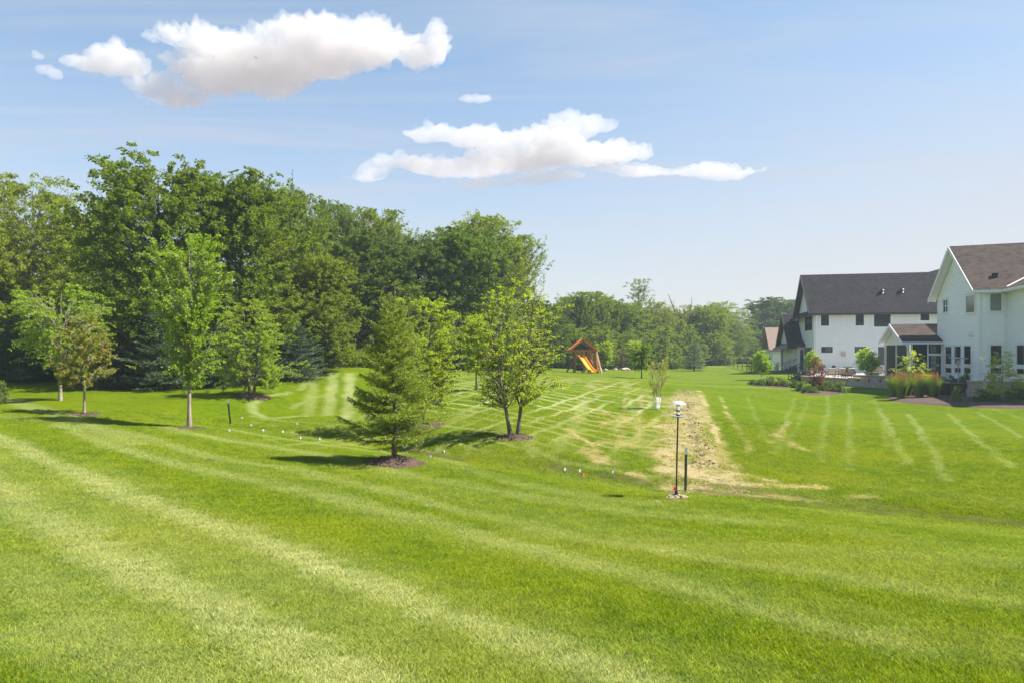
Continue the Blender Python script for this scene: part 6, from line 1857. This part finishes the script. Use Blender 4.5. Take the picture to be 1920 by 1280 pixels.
cloud('thin lower bar of cloud under the middle cumulus', [(880,350,30,7),(930,345,50,9),(1000,338,60,9),(1060,330,40,10)], .8, 6, 8, 9)
cloud('low ragged cloud trailing right of the middle cumulus', [(1150,312,40,12),(1200,318,60,14),(1250,322,40,8),(1310,325,50,13),(1360,328,50,14),(1410,318,30,8)], .8, 7, 8, 11)

# ------------------------------------------------------------------ air
hz = MB(); hz.box(-420, 420, -60, 320, -14, 30)
m, nt, out = nodes_of('summer_haze')
vs = nt.nodes.new('ShaderNodeVolumePrincipled'); vs.inputs['Color'].default_value = (.56, .64, .76, 1); vs.inputs['Density'].default_value = HAZE; vs.inputs['Anisotropy'].default_value = .15
nt.links.new(vs.outputs[0], out.inputs['Volume'])
ho = hz.build('haze', m); ho['kind'] = 'stuff'; ho['label'] = 'thin summer haze over the lawn'

# ------------------------------------------------------------------ light, sky, camera
SUN_EL, SUN_AZ = math.radians(53), math.radians(91)      # azimuth clockwise from straight ahead
sd_ = Vector((math.sin(SUN_AZ) * math.cos(SUN_EL), math.cos(SUN_AZ) * math.cos(SUN_EL), math.sin(SUN_EL)))
la = bpy.data.lights.new('sun', 'SUN'); la.energy = SUN; la.angle = math.radians(.55); la.color = (1, .955, .87)
so = bpy.data.objects.new('sun', la); C.objects.link(so); so.rotation_euler = (-sd_).to_track_quat('-Z', 'Y').to_euler(); so.location = (40, 10, 60)
w = bpy.data.worlds.new('World'); SC.world = w; w.use_nodes = True
nt = w.node_tree; nt.nodes.clear()
out = nt.nodes.new('ShaderNodeOutputWorld'); bg = nt.nodes.new('ShaderNodeBackground'); sk = nt.nodes.new('ShaderNodeTexSky')
sk.sky_type = 'NISHITA'; sk.sun_disc = False; sk.sun_elevation = SUN_EL; sk.sun_rotation = SUN_AZ
sk.altitude = 250; sk.air_density = 1.0; sk.dust_density = .35; sk.ozone_density = 1.3
# thin cirrus veil
tc = nt.nodes.new('ShaderNodeTexCoord')
sep = nt.nodes.new('ShaderNodeSeparateXYZ'); nt.links.new(tc.outputs['Generated'], sep.inputs[0])
den = mathn(nt, 'MAXIMUM', sep.outputs[2], .06)
cmb = nt.nodes.new('ShaderNodeCombineXYZ')
nt.links.new(mathn(nt, 'DIVIDE', sep.outputs[0], den), cmb.inputs[0]); nt.links.new(mathn(nt, 'DIVIDE', sep.outputs[1], den), cmb.inputs[1])
mp = nt.nodes.new('ShaderNodeMapping'); mp.inputs['Rotation'].default_value = (0, 0, .5); mp.inputs['Scale'].default_value = (.35, 1.6, 1); nt.links.new(cmb.outputs[0], mp.inputs[0])
ci_ = noise(nt, 1.1, 6, .6, mp.outputs[0], .8)
vf = remap(nt, ci_, .42, .70, 0, .52)
vf = mathn(nt, 'MULTIPLY', vf, remap(nt, sep.outputs[2], .02, .25))
vx = mathn(nt, 'MULTIPLY', remap(nt, sep.outputs[0], -.1, .6, 0, .6), remap(nt, sep.outputs[2], .15, .45, 1, .3))
vf = mathn(nt, 'MAXIMUM', vf, mathn(nt, 'ADD', mathn(nt, 'MULTIPLY', vf, .5), vx), True)
col = mixc(nt, vf, mixc(nt, 1.0, sk.outputs[0], (.50, .90, 1.0, 1), 'MULTIPLY'), VEIL)
hzn = mathn(nt, 'POWER', mathn(nt, 'SUBTRACT', 1.0, sep.outputs[2], True), 3.0)
col = mixc(nt, mathn(nt, 'MULTIPLY', hzn, .95), col, HORIZ)
nt.links.new(col, bg.inputs[0]); bg.inputs[1].default_value = SKY
nt.links.new(bg.outputs[0], out.inputs[0])

cam = bpy.data.cameras.new('camera'); co = bpy.data.objects.new('camera', cam); C.objects.link(co)
co.location = (0, 0, CAMZ); co.rotation_euler = (PI / 2, 0, 0)
cam.lens = 24; cam.sensor_width = 36; cam.shift_y = 15 / 1920; cam.clip_start = .1; cam.clip_end = 12000
SC.camera = co
SC.view_settings.view_transform = 'Standard'; SC.view_settings.look = 'None'; SC.view_settings.gamma = 1; SC.view_settings.exposure = EXPO
cy = SC.cycles
SC.render.engine = 'CYCLES'
cy.use_denoising = DENO
try:
    cy.denoiser = 'OPENIMAGEDENOISE'; cy.denoising_input_passes = 'RGB_ALBEDO_NORMAL'; cy.denoising_prefilter = 'ACCURATE'
except Exception:
    pass
cy.max_bounces = 16; cy.diffuse_bounces = 4; cy.glossy_bounces = 3; cy.transmission_bounces = 4; cy.transparent_max_bounces = 24; cy.volume_bounces = 14
cy.use_adaptive_sampling = True; cy.adaptive_threshold = .012
cy.sample_clamp_indirect = 8
cy.caustics_reflective = False; cy.caustics_refractive = False
